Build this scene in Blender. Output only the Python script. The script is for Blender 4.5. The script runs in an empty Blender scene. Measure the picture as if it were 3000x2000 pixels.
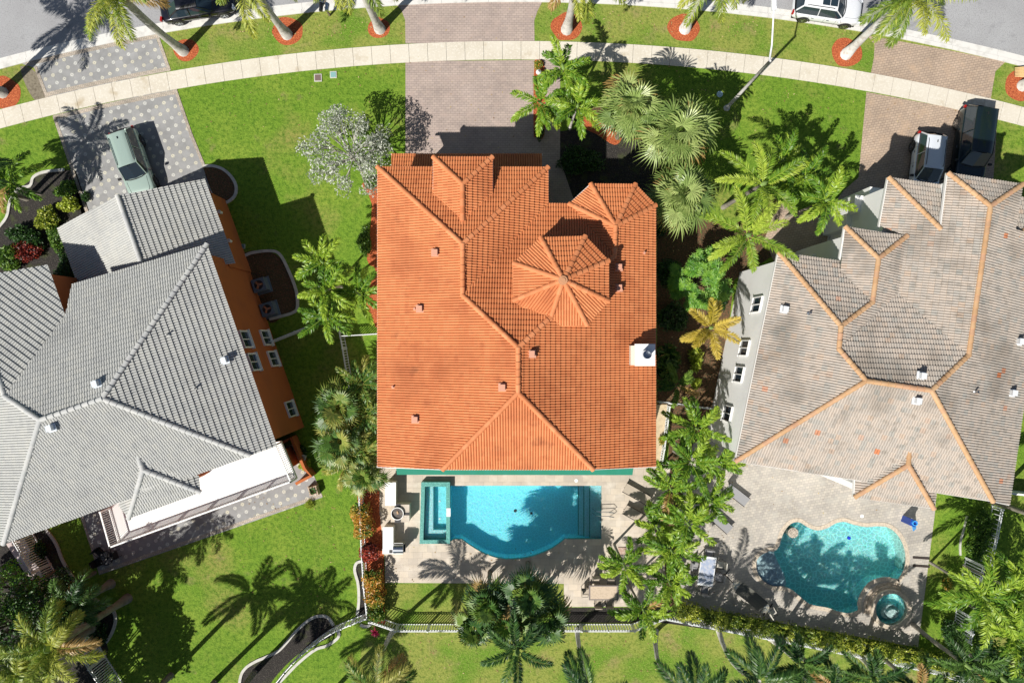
import bpy, bmesh, math, random
import numpy as np
from mathutils import Vector, Matrix
from mathutils.geometry import tessellate_polygon
R = math.radians
SC = bpy.context.scene
COL = SC.collection
# ---------------- camera ----------------
HC = 45.0
cam = bpy.data.cameras.new('camera'); cam.lens = 24; cam.sensor_width = 36; cam.clip_end = 500
camo = bpy.data.objects.new('camera', cam); COL.objects.link(camo)
camo.location = (0, 0, HC); camo.rotation_euler = (0, 0, 0); SC.camera = camo
# ---------------- light ----------------
SUN_EL = R(49); SUN_AZ_VEC = (-0.69, -0.724)
w = bpy.data.worlds.new('World'); SC.world = w; w.use_nodes = True
nt = w.node_tree; bg = nt.nodes['Background']
sky = nt.nodes.new('ShaderNodeTexSky'); sky.sky_type = 'NISHITA'; sky.sun_disc = False
sky.sun_elevation = SUN_EL; sky.sun_rotation = math.atan2(SUN_AZ_VEC[0], SUN_AZ_VEC[1])
nt.links.new(sky.outputs[0], bg.inputs[0]); bg.inputs[1].default_value = 0.05
sd = bpy.data.lights.new('sun', 'SUN'); sd.energy = 5.0; sd.angle = R(0.5); sd.color = (1.0, 0.955, 0.88)
so = bpy.data.objects.new('sun', sd); COL.objects.link(so)
dv = Vector((SUN_AZ_VEC[0]*math.cos(SUN_EL), SUN_AZ_VEC[1]*math.cos(SUN_EL), math.sin(SUN_EL)))
so.rotation_euler = dv.to_track_quat('Z', 'Y').to_euler(); so.location = dv*60
SC.view_settings.view_transform = 'Standard'; SC.view_settings.look = 'None'
SC.view_settings.exposure = 0.24; SC.view_settings.gamma = 1
SC.render.engine = 'CYCLES'

# ---------------- helpers ----------------
PX = 2000/45.0
def P(x, y, h=0.0):
    k = (HC-h)/HC
    return Vector(((x-1500)/PX*k, (1000-y)/PX*k, h))
def PL(pts, h=0.0): return [P(a[0], a[1], h) for a in pts]

MATS = {}
def mat(name, col=(.5, .5, .5), rough=.7, metal=0., spec=.5, noise=None, bump=0, bscale=30, trans=0, attr=False, coat=0, coord='Object'):
    """noise = list of (scale, detail, colour, lo, hi) layered over col"""
    if name in MATS: return MATS[name]
    m = bpy.data.materials.new(name); m.use_nodes = True; MATS[name] = m
    n = m.node_tree.nodes; l = m.node_tree.links; b = n['Principled BSDF']
    b.inputs['Roughness'].default_value = rough; b.inputs['Metallic'].default_value = metal
    b.inputs['Specular IOR Level'].default_value = spec
    if coat: b.inputs['Coat Weight'].default_value = coat; b.inputs['Coat Roughness'].default_value = .05
    tc = n.new('ShaderNodeTexCoord'); geo = n.new('ShaderNodeNewGeometry')
    vec = geo.outputs['Position'] if coord == 'World' else tc.outputs['Object']
    rgb = n.new('ShaderNodeRGB'); rgb.outputs[0].default_value = (*col, 1); cur = rgb.outputs[0]
    for i, (sc, det, c2, lo, hi) in enumerate(noise or []):
        t = n.new('ShaderNodeTexNoise'); t.inputs['Scale'].default_value = sc; t.inputs['Detail'].default_value = det
        mp = n.new('ShaderNodeMapping'); mp.inputs['Location'].default_value = (i*7.3, i*3.1, 0); l.new(vec, mp.inputs[0])
        l.new(mp.outputs[0], t.inputs['Vector'])
        mr = n.new('ShaderNodeMapRange'); mr.inputs[1].default_value = lo; mr.inputs[2].default_value = hi
        l.new(t.outputs['Fac'], mr.inputs[0])
        mx = n.new('ShaderNodeMix'); mx.data_type = 'RGBA'
        l.new(mr.outputs[0], mx.inputs['Factor']); l.new(cur, mx.inputs['A']); mx.inputs['B'].default_value = (*c2, 1)
        cur = mx.outputs['Result']
    if attr:
        a = n.new('ShaderNodeAttribute'); a.attribute_name = 'tint'
        cr = n.new('ShaderNodeValToRGB'); els = cr.color_ramp.elements
        for k, (p, c) in enumerate(attr):
            e = els[k] if k < 2 else els.new(p)
            e.position = p; e.color = (*c, 1)
        l.new(a.outputs['Fac'], cr.inputs[0])
        if noise:
            mx = n.new('ShaderNodeMix'); mx.data_type = 'RGBA'; mx.blend_type = 'MULTIPLY'; mx.inputs['Factor'].default_value = 1
            l.new(cr.outputs[0], mx.inputs['A']); l.new(cur, mx.inputs['B']); cur = mx.outputs['Result']
        else: cur = cr.outputs[0]
    l.new(cur, b.inputs['Base Color'])
    if bump:
        t = n.new('ShaderNodeTexNoise'); t.inputs['Scale'].default_value = bscale; t.inputs['Detail'].default_value = 4
        l.new(vec, t.inputs['Vector'])
        bp = n.new('ShaderNodeBump'); bp.inputs['Strength'].default_value = bump; bp.inputs['Distance'].default_value = .05
        l.new(t.outputs['Fac'], bp.inputs['Height']); l.new(bp.outputs[0], b.inputs['Normal'])
    if trans:
        tr = n.new('ShaderNodeBsdfTranslucent'); ms = n.new('ShaderNodeMixShader'); ms.inputs[0].default_value = trans
        hs = n.new('ShaderNodeHueSaturation'); hs.inputs['Value'].default_value = 1.6; l.new(cur, hs.inputs['Color'])
        l.new(hs.outputs[0], tr.inputs[0])
        l.new(b.outputs[0], ms.inputs[1]); l.new(tr.outputs[0], ms.inputs[2])
        l.new(ms.outputs[0], n['Material Output'].inputs[0])
    return m

def paver_mat(name, c1, c2, mortar, bw, bh, rot, ms=.012, mott=None, noise_amt=.35, squash=1):
    m = bpy.data.materials.new(name); m.use_nodes = True; MATS[name] = m
    n = m.node_tree.nodes; l = m.node_tree.links; b = n['Principled BSDF']; b.inputs['Roughness'].default_value = .85
    geo = n.new('ShaderNodeNewGeometry'); mp = n.new('ShaderNodeMapping'); mp.inputs['Rotation'].default_value = (0, 0, rot)
    l.new(geo.outputs['Position'], mp.inputs[0])
    br = n.new('ShaderNodeTexBrick'); br.inputs['Scale'].default_value = 1
    br.inputs['Brick Width'].default_value = bw; br.inputs['Row Height'].default_value = bh
    br.inputs['Mortar Size'].default_value = ms; br.inputs['Color1'].default_value = (*c1, 1); br.inputs['Color2'].default_value = (*c2, 1)
    br.inputs['Mortar'].default_value = (*mortar, 1); br.inputs['Bias'].default_value = 0
    l.new(mp.outputs[0], br.inputs['Vector'])
    t = n.new('ShaderNodeTexNoise'); t.inputs['Scale'].default_value = .5; t.inputs['Detail'].default_value = 9; t.inputs['Roughness'].default_value = .65
    l.new(geo.outputs['Position'], t.inputs['Vector'])
    mr = n.new('ShaderNodeMapRange'); mr.inputs[1].default_value = .3; mr.inputs[2].default_value = .7; mr.inputs[3].default_value = 1-noise_amt; mr.inputs[4].default_value = 1+noise_amt*.6
    l.new(t.outputs['Fac'], mr.inputs[0])
    vm = n.new('ShaderNodeVectorMath'); vm.operation = 'SCALE'; l.new(br.outputs['Color'], vm.inputs[0]); l.new(mr.outputs[0], vm.inputs['Scale'])
    cur = vm.outputs[0]
    if mott:
        t2 = n.new('ShaderNodeTexNoise'); t2.inputs['Scale'].default_value = 1.3; t2.inputs['Detail'].default_value = 3
        l.new(geo.outputs['Position'], t2.inputs['Vector'])
        m2 = n.new('ShaderNodeMapRange'); m2.inputs[1].default_value = .52; m2.inputs[2].default_value = .72; m2.inputs[4].default_value = .7
        l.new(t2.outputs['Fac'], m2.inputs[0])
        mx = n.new('ShaderNodeMix'); mx.data_type = 'RGBA'; l.new(m2.outputs[0], mx.inputs['Factor']); l.new(cur, mx.inputs['A']); mx.inputs['B'].default_value = (*mott, 1)
        cur = mx.outputs['Result']
    l.new(cur, b.inputs['Base Color'])
    bp = n.new('ShaderNodeBump'); bp.inputs['Strength'].default_value = .4; bp.inputs['Distance'].default_value = .01; bp.invert = True
    l.new(br.outputs['Fac'], bp.inputs['Height']); l.new(bp.outputs[0], b.inputs['Normal'])
    return m

def hex_mat(name, rot, sc=.56):
    """grey octagon pavers with small pale squares between them"""
    m = bpy.data.materials.new(name); m.use_nodes = True; MATS[name] = m
    n = m.node_tree.nodes; l = m.node_tree.links; b = n['Principled BSDF']; b.inputs['Roughness'].default_value = .85
    geo = n.new('ShaderNodeNewGeometry'); mp = n.new('ShaderNodeMapping'); mp.inputs['Rotation'].default_value = (0, 0, rot)
    mp.inputs['Scale'].default_value = (1/sc, 1/sc, 1/sc)
    l.new(geo.outputs['Position'], mp.inputs[0])
    flat = n.new('ShaderNodeVectorMath'); flat.operation = 'MULTIPLY'; flat.inputs[1].default_value = (1, 1, 0); l.new(mp.outputs[0], flat.inputs[0])
    v = n.new('ShaderNodeTexVoronoi'); v.voronoi_dimensions = '2D'; v.distance = 'MANHATTAN'; v.inputs['Scale'].default_value = 1; v.inputs['Randomness'].default_value = 0
    l.new(flat.outputs[0], v.inputs['Vector'])
    lt = n.new('ShaderNodeMath'); lt.operation = 'LESS_THAN'; lt.inputs[1].default_value = .29; l.new(v.outputs['Distance'], lt.inputs[0])
    # joint lines: cell edges plus square outline
    ve = n.new('ShaderNodeTexVoronoi'); ve.voronoi_dimensions = '2D'; ve.distance = 'CHEBYCHEV'; ve.inputs['Scale'].default_value = 1; ve.inputs['Randomness'].default_value = 0
    sh = n.new('ShaderNodeVectorMath'); sh.operation = 'ADD'; sh.inputs[1].default_value = (.5, .5, 0); l.new(flat.outputs[0], sh.inputs[0]); l.new(sh.outputs[0], ve.inputs['Vector'])
    ge = n.new('ShaderNodeMath'); ge.operation = 'GREATER_THAN'; ge.inputs[1].default_value = .482; l.new(ve.outputs['Distance'], ge.inputs[0])
    s1 = n.new('ShaderNodeMath'); s1.operation = 'SUBTRACT'; s1.inputs[1].default_value = .295; l.new(v.outputs['Distance'], s1.inputs[0])
    s2 = n.new('ShaderNodeMath'); s2.operation = 'ABSOLUTE'; l.new(s1.outputs[0], s2.inputs[0])
    s3 = n.new('ShaderNodeMath'); s3.operation = 'LESS_THAN'; s3.inputs[1].default_value = .022; l.new(s2.outputs[0], s3.inputs[0])
    jo = n.new('ShaderNodeMath'); jo.operation = 'MAXIMUM'; l.new(ge.outputs[0], jo.inputs[0]); l.new(s3.outputs[0], jo.inputs[1])
    cr = n.new('ShaderNodeMapRange'); l.new(ve.outputs['Color'], cr.inputs[0]); cr.inputs[3].default_value = .25; cr.inputs[4].default_value = .33
    cc = n.new('ShaderNodeCombineColor'); l.new(cr.outputs[0], cc.inputs[0]); l.new(cr.outputs[0], cc.inputs[1]); l.new(cr.outputs[0], cc.inputs[2])
    tn = n.new('ShaderNodeTexNoise'); tn.inputs['Scale'].default_value = .8; tn.inputs['Detail'].default_value = 9; tn.inputs['Roughness'].default_value = .7; l.new(geo.outputs['Position'], tn.inputs['Vector'])
    mr = n.new('ShaderNodeMapRange'); mr.inputs[1].default_value = .3; mr.inputs[2].default_value = .7; mr.inputs[3].default_value = .8; mr.inputs[4].default_value = 1.15; l.new(tn.outputs['Fac'], mr.inputs[0])
    a = n.new('ShaderNodeMix'); a.data_type = 'RGBA'; l.new(lt.outputs[0], a.inputs['Factor']); l.new(cc.outputs[0], a.inputs['A'])
    wn = n.new('ShaderNodeValToRGB'); wn.color_ramp.elements[0].position = .3; wn.color_ramp.elements[0].color = (.56, .56, .53, 1); wn.color_ramp.elements[1].position = .7; wn.color_ramp.elements[1].color = (.58, .55, .44, 1)
    l.new(v.outputs['Color'], wn.inputs[0]); l.new(wn.outputs[0], a.inputs['B'])
    b2 = n.new('ShaderNodeMix'); b2.data_type = 'RGBA'; l.new(jo.outputs[0], b2.inputs['Factor']); l.new(a.outputs['Result'], b2.inputs['A']); b2.inputs['B'].default_value = (.26, .26, .25, 1)
    vm = n.new('ShaderNodeVectorMath'); vm.operation = 'SCALE'; l.new(b2.outputs['Result'], vm.inputs[0]); l.new(mr.outputs[0], vm.inputs['Scale'])
    l.new(vm.outputs[0], b.inputs['Base Color'])
    return m

class MB:
    def __init__(s): s.v = []; s.f = []; s.t = []; s.m = []
    def add(s, vs, fs, t=0.5, m=0):
        o = len(s.v); s.v.extend([tuple(q) for q in vs])
        for f in fs: s.f.append(tuple(i+o for i in f)); s.t.append(t); s.m.append(m)
    def box(s, c, size, rot=0, t=.5, m=0, M=None):
        x, y, z = size[0]/2, size[1]/2, size[2]/2
        cs = math.cos(rot); sn = math.sin(rot)
        vs = []
        for dz in (-z, z):
            for dx, dy in ((-x, -y), (x, -y), (x, y), (-x, y)):
                q = Vector((dx, dy, dz))
                q = (M @ q) if M else Vector((dx*cs-dy*sn, dx*sn+dy*cs, dz))
                vs.append(Vector(c)+q)
        s.add(vs, [(0, 3, 2, 1), (4, 5, 6, 7), (0, 1, 5, 4), (1, 2, 6, 5), (2, 3, 7, 6), (3, 0, 4, 7)], t, m)
    def prism(s, poly, z0, z1, t=.5, m=0, caps=True):
        n = len(poly); vs = [(p[0], p[1], z0) for p in poly]+[(p[0], p[1], z1) for p in poly]
        area = sum(poly[i][0]*poly[(i+1) % n][1]-poly[(i+1) % n][0]*poly[i][1] for i in range(n))
        if area < 0: vs = [(p[0], p[1], z0) for p in poly[::-1]]+[(p[0], p[1], z1) for p in poly[::-1]]
        fs = [(i, (i+1) % n, (i+1) % n+n, i+n) for i in range(n)]
        if caps: fs += [tuple(range(n, 2*n)), tuple(range(n-1, -1, -1))]
        s.add(vs, fs, t, m)
    def tube(s, pts, rad, n=8, t=.5, m=0, cap=True):
        pts = [Vector(p) for p in pts]; rr = rad if isinstance(rad, (list, tuple)) else [rad]*len(pts)
        vs = []; up = Vector((0, 0, 1))
        for i, p in enumerate(pts):
            d = (pts[min(i+1, len(pts)-1)]-pts[max(i-1, 0)])
            d = d.normalized() if d.length > 1e-6 else up
            a = d.cross(up if abs(d.z) < .95 else Vector((1, 0, 0))).normalized(); b = d.cross(a)
            for k in range(n):
                an = 2*math.pi*k/n; vs.append(p+(a*math.cos(an)+b*math.sin(an))*rr[i])
        fs = []
        for i in range(len(pts)-1):
            for k in range(n):
                fs.append((i*n+k, i*n+(k+1) % n, (i+1)*n+(k+1) % n, (i+1)*n+k))
        if cap: fs += [tuple(range(n)), tuple((len(pts)-1)*n+k for k in range(n-1, -1, -1))]
        s.add(vs, fs, t, m)
    def disc(s, c, r, z, n=24, t=.5, m=0):
        s.add([(c[0]+r*math.cos(2*math.pi*k/n), c[1]+r*math.sin(2*math.pi*k/n), z) for k in range(n)], [tuple(range(n))], t, m)
    def cyl(s, c, r, z0, z1, n=24, t=.5, m=0):
        s.prism([(c[0]+r*math.cos(2*math.pi*k/n), c[1]+r*math.sin(2*math.pi*k/n)) for k in range(n)], z0, z1, t, m)
    def ring(s, c, r0, r1, z0, z1, n=28, t=.5, m=0):
        vs = []
        for r, z in ((r0, z0), (r1, z0), (r1, z1), (r0, z1)):
            vs += [(c[0]+r*math.cos(2*math.pi*k/n), c[1]+r*math.sin(2*math.pi*k/n), z) for k in range(n)]
        fs = []
        for q in range(4):
            for k in range(n):
                fs.append((q*n+k, q*n+(k+1) % n, ((q+1) % 4)*n+(k+1) % n, ((q+1) % 4)*n+k))
        s.add(vs, fs, t, m)
    def strip(s, line, w0, w1, z0, z1, closed=False, t=.5, m=0):
        """wall/kerb along a 2D line: from offset w0 to w1 sideways, z0..z1"""
        pts = [Vector((p[0], p[1])) for p in line]; n = len(pts); L = []; Rr = []
        for i in range(n):
            a = pts[i-1] if (i or closed) else pts[0]; b = pts[(i+1) % n] if (i < n-1 or closed) else pts[-1]
            d = (b-a); d = d.normalized() if d.length > 1e-6 else Vector((1, 0)); nn = Vector((-d.y, d.x))
            L.append(pts[i]+nn*w0); Rr.append(pts[i]+nn*w1)
        rng = range(n if closed else n-1)
        vs = [(*p, z0) for p in L]+[(*p, z1) for p in L]+[(*p, z1) for p in Rr]+[(*p, z0) for p in Rr]
        fs = []
        for i in rng:
            j = (i+1) % n
            fs += [(i, j, n+j, n+i), (n+i, n+j, 2*n+j, 2*n+i), (2*n+i, 2*n+j, 3*n+j, 3*n+i)]
        if not closed: fs += [(0, n, 2*n, 3*n), (n-1, 4*n-1, 3*n-1, 2*n-1)]
        s.add(vs, fs, t, m)

WL = {}
def setp(o, label=None, cat=None, group=None, kind=None):
    if label: o['label'] = label
    if cat: o['category'] = cat
    if group: o['group'] = group
    if kind: o['kind'] = kind
    return o
def thing(name, label, cat, loc=(0, 0, 0), group=None, kind=None):
    o = bpy.data.objects.new(name, None); o.empty_display_size = .3; COL.objects.link(o); o.location = Vector(loc)
    WL[o.name] = Vector(loc); return setp(o, label, cat, group, kind)
def part(name, mb, mats, parent=None, label=None, smooth=False, origin=None):
    if not mb.f: return None
    org = WL[parent.name] if parent else (Vector(origin) if origin else Vector((0, 0, 0)))
    me = bpy.data.meshes.new(name)
    me.from_pydata([(a-org.x, b-org.y, c-org.z) for a, b, c in mb.v], [], mb.f)
    if not isinstance(mats, (list, tuple)): mats = [mats]
    for m in mats: me.materials.append(m)
    if len(mats) > 1: me.polygons.foreach_set('material_index', mb.m)
    at = me.attributes.new('tint', 'FLOAT', 'FACE'); at.data.foreach_set('value', mb.t)
    if smooth: me.polygons.foreach_set('use_smooth', [True]*len(mb.f))
    me.update()
    o = bpy.data.objects.new(name, me); COL.objects.link(o)
    if parent: o.parent = parent
    else: o.location = org
    WL[o.name] = org
    if label: o['label'] = label
    return o
def solo(name, mb, mats, label=None, cat=None, group=None, kind=None, smooth=False):
    xs = [v[0] for v in mb.v]; ys = [v[1] for v in mb.v]; zs = [v[2] for v in mb.v]
    org = ((min(xs)+max(xs))/2, (min(ys)+max(ys))/2, min(zs)) if kind != 'structure' else (0, 0, 0)
    return setp(part(name, mb, mats, None, smooth=smooth, origin=org), label, cat, group, kind)
def dup(root, loc=None, rotz=None, label=None, group=None):
    r = root.copy(); COL.objects.link(r)
    if loc is not None: r.location = Vector(loc)
    if rotz is not None: r.rotation_euler = (0, 0, rotz)
    if label: r['label'] = label
    if group: r['group'] = group
    for ch in list(root.children):
        c = ch.copy(); COL.objects.link(c); c.parent = r
        for g in list(ch.children):
            d = g.copy(); COL.objects.link(d); d.parent = c
    return r
def smooth_line(pts, n=6, closed=False):
    out = []; m = len(pts)
    rng = range(m if closed else m-1)
    for i in rng:
        p0 = pts[(i-1) % m] if (closed or i > 0) else pts[0]; p1 = pts[i]; p2 = pts[(i+1) % m]
        p3 = pts[(i+2) % m] if (closed or i+2 < m) else pts[-1]
        for k in range(n):
            t = k/n
            out.append(tuple(.5*((2*p1[q])+(-p0[q]+p2[q])*t+(2*p0[q]-5*p1[q]+4*p2[q]-p3[q])*t*t+(-p0[q]+3*p1[q]-3*p2[q]+p3[q])*t**3) for q in range(2)))
    if not closed: out.append(tuple(pts[-1][:2]))
    return out
def sheet(name, poly_px, z, m, kind='structure', label=None, cat=None):
    mb = MB(); pts = [P(*q) for q in poly_px]
    a = sum(pts[i].x*pts[(i+1) % len(pts)].y-pts[(i+1) % len(pts)].x*pts[i].y for i in range(len(pts)))
    if a < 0: pts = pts[::-1]
    mb.add([(p.x, p.y, z) for p in pts], [tuple(range(len(pts)))])
    return solo(name, mb, m, kind=kind, label=label, cat=cat)

# ---------------- materials ----------------
lawn = mat('lawn', (.14, .245, .022), .9, spec=.2, coord='World', bump=1.0, bscale=9,
    noise=[(.35, 4, (.20, .285, .035), .45, .65), (.22, 7, (.27, .25, .07), .54, .70), (.7, 8, (.24, .19, .09), .63, .76), (4, 6, (.05, .125, .008), .42, .75), (13, 3, (.20, .34, .04), .5, .8), (9, 4, (.03, .08, .006), .56, .78)])
dry = mat('dry_turf', (.24, .27, .055), .9, spec=.2, coord='World', bump=1.0, bscale=9,
    noise=[(.4, 6, (.12, .23, .02), .45, .62), (.7, 6, (.28, .22, .10), .56, .75), (5, 6, (.08, .14, .015), .45, .75), (13, 3, (.30, .34, .09), .5, .8)])
asphalt = mat('asphalt', (.36, .365, .375), .9, coord='World', bump=.4, bscale=20, noise=[(.3, 6, (.30, .30, .31), .4, .7), (14, 3, (.24, .24, .25), .5, .7), (1.2, 9, (.20, .20, .21), .60, .8)])
concrete = mat('pale_concrete', (.62, .575, .49), .85, coord='World', noise=[(.5, 7, (.54, .49, .40), .42, .75), (9, 4, (.68, .64, .56), .5, .7), (.9, 9, (.40, .32, .20), .60, .80)])
kerbc = mat('kerb_concrete', (.66, .65, .62), .85, coord='World', noise=[(2, 6, (.5, .49, .46), .5, .75), (.8, 8, (.36, .34, .3), .64, .8)])
edgec = mat('edging_concrete', (.55, .54, .5), .85, coord='World', noise=[(4, 6, (.42, .4, .36), .45, .75)])
mulch_red = mat('red_mulch', (.36, .08, .025), .95, coord='World', bump=1, bscale=12, noise=[(14, 3, (.62, .19, .07), .5, .68), (10, 3, (.2, .03, .01), .55, .7)])
mulch_dark = mat('dark_mulch', (.022, .019, .017), .95, coord='World', bump=1, bscale=12, noise=[(14, 3, (.08, .07, .06), .52, .72), (1.2, 5, (.05, .06, .02), .55, .7)])
mulch_brown = mat('brown_mulch', (.12, .06, .03), .95, coord='World', bump=1, bscale=12, noise=[(9, 3, (.05, .05, .02), .45, .6), (14, 3, (.26, .14, .07), .56, .7)])
brick_main = paver_mat('rose_pavers', (.44, .355, .31), (.37, .30, .27), (.24, .195, .175), .30, .15, R(0), .010, mott=(.41, .32, .28), noise_amt=.18)
brick_tan = paver_mat('tan_pavers', (.47, .36, .27), (.39, .30, .23), (.25, .19, .15), .24, .16, R(-10), .014, mott=(.46, .33, .23), noise_amt=.18)
hexp = hex_mat('grey_octagon_pavers', R(-28))
border_m = paver_mat('border_pavers', (.5, .42, .34), (.42, .37, .31), (.28, .25, .21), .12, .24, R(17), .014)
trav = paver_mat('travertine', (.60, .52, .42), (.50, .44, .37), (.40, .35, .29), .62, .42, R(0), .007, mott=(.66, .60, .52), noise_amt=.2)
trav2 = paver_mat('grey_stone_pavers', (.52, .475, .41), (.40, .37, .335), (.31, .29, .26), .24, .17, R(-10), .010, mott=(.42, .40, .36), noise_amt=.25)
white = mat('white_paint', (.8, .8, .79), .5)
alu = mat('white_aluminium', (.74, .76, .78), .4)
gutter_m = mat('gutter_white', (.72, .71, .69), .5)
stucco_orange = mat('orange_stucco', (.46, .13, .035), .9, bump=.03, noise=[(.6, 5, (.38, .11, .035), .45, .7)])
stucco_white = mat('white_stucco', (.86, .86, .85), .9, bump=.02, noise=[(.6, 5, (.80, .80, .78), .45, .7)])
stucco_cream = mat('cream_stucco', (.66, .60, .5), .9, bump=.03)
glass_m = mat('window_glass', (.02, .035, .05), .05, spec=.8)
black_metal = mat('black_metal', (.012, .012, .014), .4)
dark_m = mat('dark_trim', (.02, .02, .022), .5)
green_cloth = mat('green_awning_cloth', (.012, .19, .12), .7, noise=[(2, 4, (.015, .2, .14), .4, .7)])
plaster = mat('pool_plaster', (.28, .78, .90), .6, coord='World', noise=[(20, 3, (.38, .84, .92), .5, .7)])
plaster_pale = mat('pale_pool_plaster', (.50, .78, .86), .6)
plaster_green = mat('green_pool_plaster', (.45, .88, .90), .6, coord='World', noise=[(1.2, 3, (.55, .92, .90), .5, .72)])
teal_tile = mat('teal_mosaic_tile', (.10, .33, .29), .3, coord='World', noise=[(12, 3, (.2, .5, .45), .5, .65), (25, 2, (.05, .2, .18), .52, .65)])
steel = mat('brushed_steel', (.5, .53, .57), .25, metal=1)
tyre_m = mat('tyre_rubber', (.015, .015, .015), .8)

for nm_ in ('pool_plaster', 'pale_pool_plaster', 'green_pool_plaster'):
    b_ = MATS[nm_].node_tree.nodes['Principled BSDF']; b_.inputs['Subsurface Weight'].default_value = .55
    b_.inputs['Subsurface Radius'].default_value = (.15, .7, 1.0); b_.inputs['Subsurface Scale'].default_value = .9
def water_mat(name, tint, caustic, rs):
    m = bpy.data.materials.new(name); m.use_nodes = True; n = m.node_tree.nodes; l = m.node_tree.links
    for q in list(n): n.remove(q)
    out = n.new('ShaderNodeOutputMaterial'); tr = n.new('ShaderNodeBsdfTransparent'); gl = n.new('ShaderNodeBsdfGlossy')
    gl.inputs['Roughness'].default_value = .05; fr = n.new('ShaderNodeFresnel'); fr.inputs[0].default_value = 1.33
    geo = n.new('ShaderNodeNewGeometry'); t = n.new('ShaderNodeTexNoise'); t.inputs['Scale'].default_value = 5; t.inputs['Detail'].default_value = 3
    l.new(geo.outputs['Position'], t.inputs['Vector']); bp = n.new('ShaderNodeBump'); bp.inputs['Strength'].default_value = .6; bp.inputs['Distance'].default_value = .06
    l.new(t.outputs['Fac'], bp.inputs['Height']); l.new(bp.outputs[0], gl.inputs['Normal']); l.new(bp.outputs[0], fr.inputs['Normal'])
    # caustic web painted into the water tint, in place of focused sunlight
    t2 = n.new('ShaderNodeTexNoise'); t2.inputs['Scale'].default_value = 3; t2.inputs['Detail'].default_value = 1; l.new(geo.outputs['Position'], t2.inputs['Vector'])
    vm = n.new('ShaderNodeVectorMath'); vm.operation = 'MULTIPLY_ADD'; vm.inputs[1].default_value = (.28, .28, 0); l.new(t2.outputs['Color'], vm.inputs[0]); l.new(geo.outputs['Position'], vm.inputs[2])
    vo = n.new('ShaderNodeTexVoronoi'); vo.feature = 'DISTANCE_TO_EDGE'; vo.voronoi_dimensions = '2D'; vo.inputs['Scale'].default_value = rs; l.new(vm.outputs[0], vo.inputs['Vector'])
    mr = n.new('ShaderNodeMapRange'); mr.inputs[1].default_value = 0; mr.inputs[2].default_value = .16; mr.inputs[3].default_value = 1; mr.inputs[4].default_value = 1-caustic
    l.new(vo.outputs['Distance'], mr.inputs[0])
    sc = n.new('ShaderNodeVectorMath'); sc.operation = 'SCALE'; sc.inputs[0].default_value = tint; l.new(mr.outputs[0], sc.inputs['Scale']); l.new(sc.outputs[0], tr.inputs[0])
    mx = n.new('ShaderNodeMixShader'); l.new(fr.outputs[0], mx.inputs[0]); l.new(tr.outputs[0], mx.inputs[1]); l.new(gl.outputs[0], mx.inputs[2]); l.new(mx.outputs[0], out.inputs[0])
    MATS[name] = m; return m
water1 = water_mat('pool_water', (.82, .98, 1.0), .16, 5)
water2 = water_mat('caustic_tint_pool_water', (.86, .99, 1.0), .30, 3.4)

# ---------------- the ground ----------------
def groundz():
    mb = MB(); mb.add([(-150, -150, 0), (150, -150, 0), (150, 150, 0), (-150, 150, 0)], [(0, 1, 2, 3)])
    return mb
GR = None
CX, CY, RG = 1512.0, 5925.0, 5920.0
def arc(r, x0, x1, n=60):
    return [(x0+(x1-x0)*i/n, CY-math.sqrt(r*r-(x0+(x1-x0)*i/n-CX)**2)) for i in range(n+1)]
XA, XB = -900, 3900
def holed(name, outer_px, holes_px, z, m, world_outer=None, **kw):
    outer = world_outer or [P(*q) for q in outer_px]
    loops = [[Vector((p[0], p[1], 0)) for p in outer]]+[[P(*q) for q in h] for h in holes_px]
    flat = [v for lp in loops for v in lp]
    tris = tessellate_polygon(loops)
    mb = MB(); vs = [(v.x, v.y, z) for v in flat]
    fs = []
    for t in tris:
        a, b, c = (flat[i] for i in t)
        fs.append(t if (b-a).cross(c-a).z > 0 else t[::-1])
    mb.add(vs, fs)
    return solo(name, mb, m, kind=kw.get('kind', 'structure'))

POOL1 = [(1318, 1422), (1762, 1422), (1762, 1578), (1655, 1578), (1640, 1590), (1620, 1604), (1600, 1614), (1570, 1626), (1540, 1634), (1510, 1637), (1480, 1637), (1450, 1632), (1420, 1622), (1395, 1608), (1370, 1592), (1352, 1579), (1328, 1579), (1318, 1588)]
SPA1 = [(1235, 1414), (1318, 1414), (1318, 1592), (1229, 1592)]
P2R = [(2269, 1599), (2285, 1554), (2310, 1524), (2342, 1517), (2371, 1533), (2393, 1541), (2419, 1535), (2444, 1521), (2473, 1516), (2505, 1525), (2537, 1531), (2569, 1529), (2601, 1532), (2628, 1548), (2649, 1575), (2661, 1608), (2664, 1643), (2656, 1675), (2638, 1704)]
P2A = [(2629, 1707), (2594, 1700), (2556, 1711), (2534, 1736), (2523, 1765), (2524, 1787)]
P2B = [(2511, 1799), (2486, 1806), (2454, 1801), (2422, 1790), (2387, 1784), (2362, 1775), (2336, 1755), (2314, 1736), (2291, 1728), (2269, 1728), (2244, 1720), (2222, 1702), (2207, 1677), (2204, 1643), (2219, 1619), (2250, 1602)]
POOL2 = smooth_line(P2R+P2A+P2B, 4, True)
SPA2C = (2604, 1779)
SPA2 = [(SPA2C[0]+50*math.cos(2*math.pi*k/36), SPA2C[1]+50*math.sin(2*math.pi*k/36)) for k in range(36)]
H_ALL = [POOL1, SPA1, POOL2, SPA2]
holed('ground', None, H_ALL, 0.0, lawn, world_outer=[(-150, -150), (150, -150), (150, 150), (-150, 150)])

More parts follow.
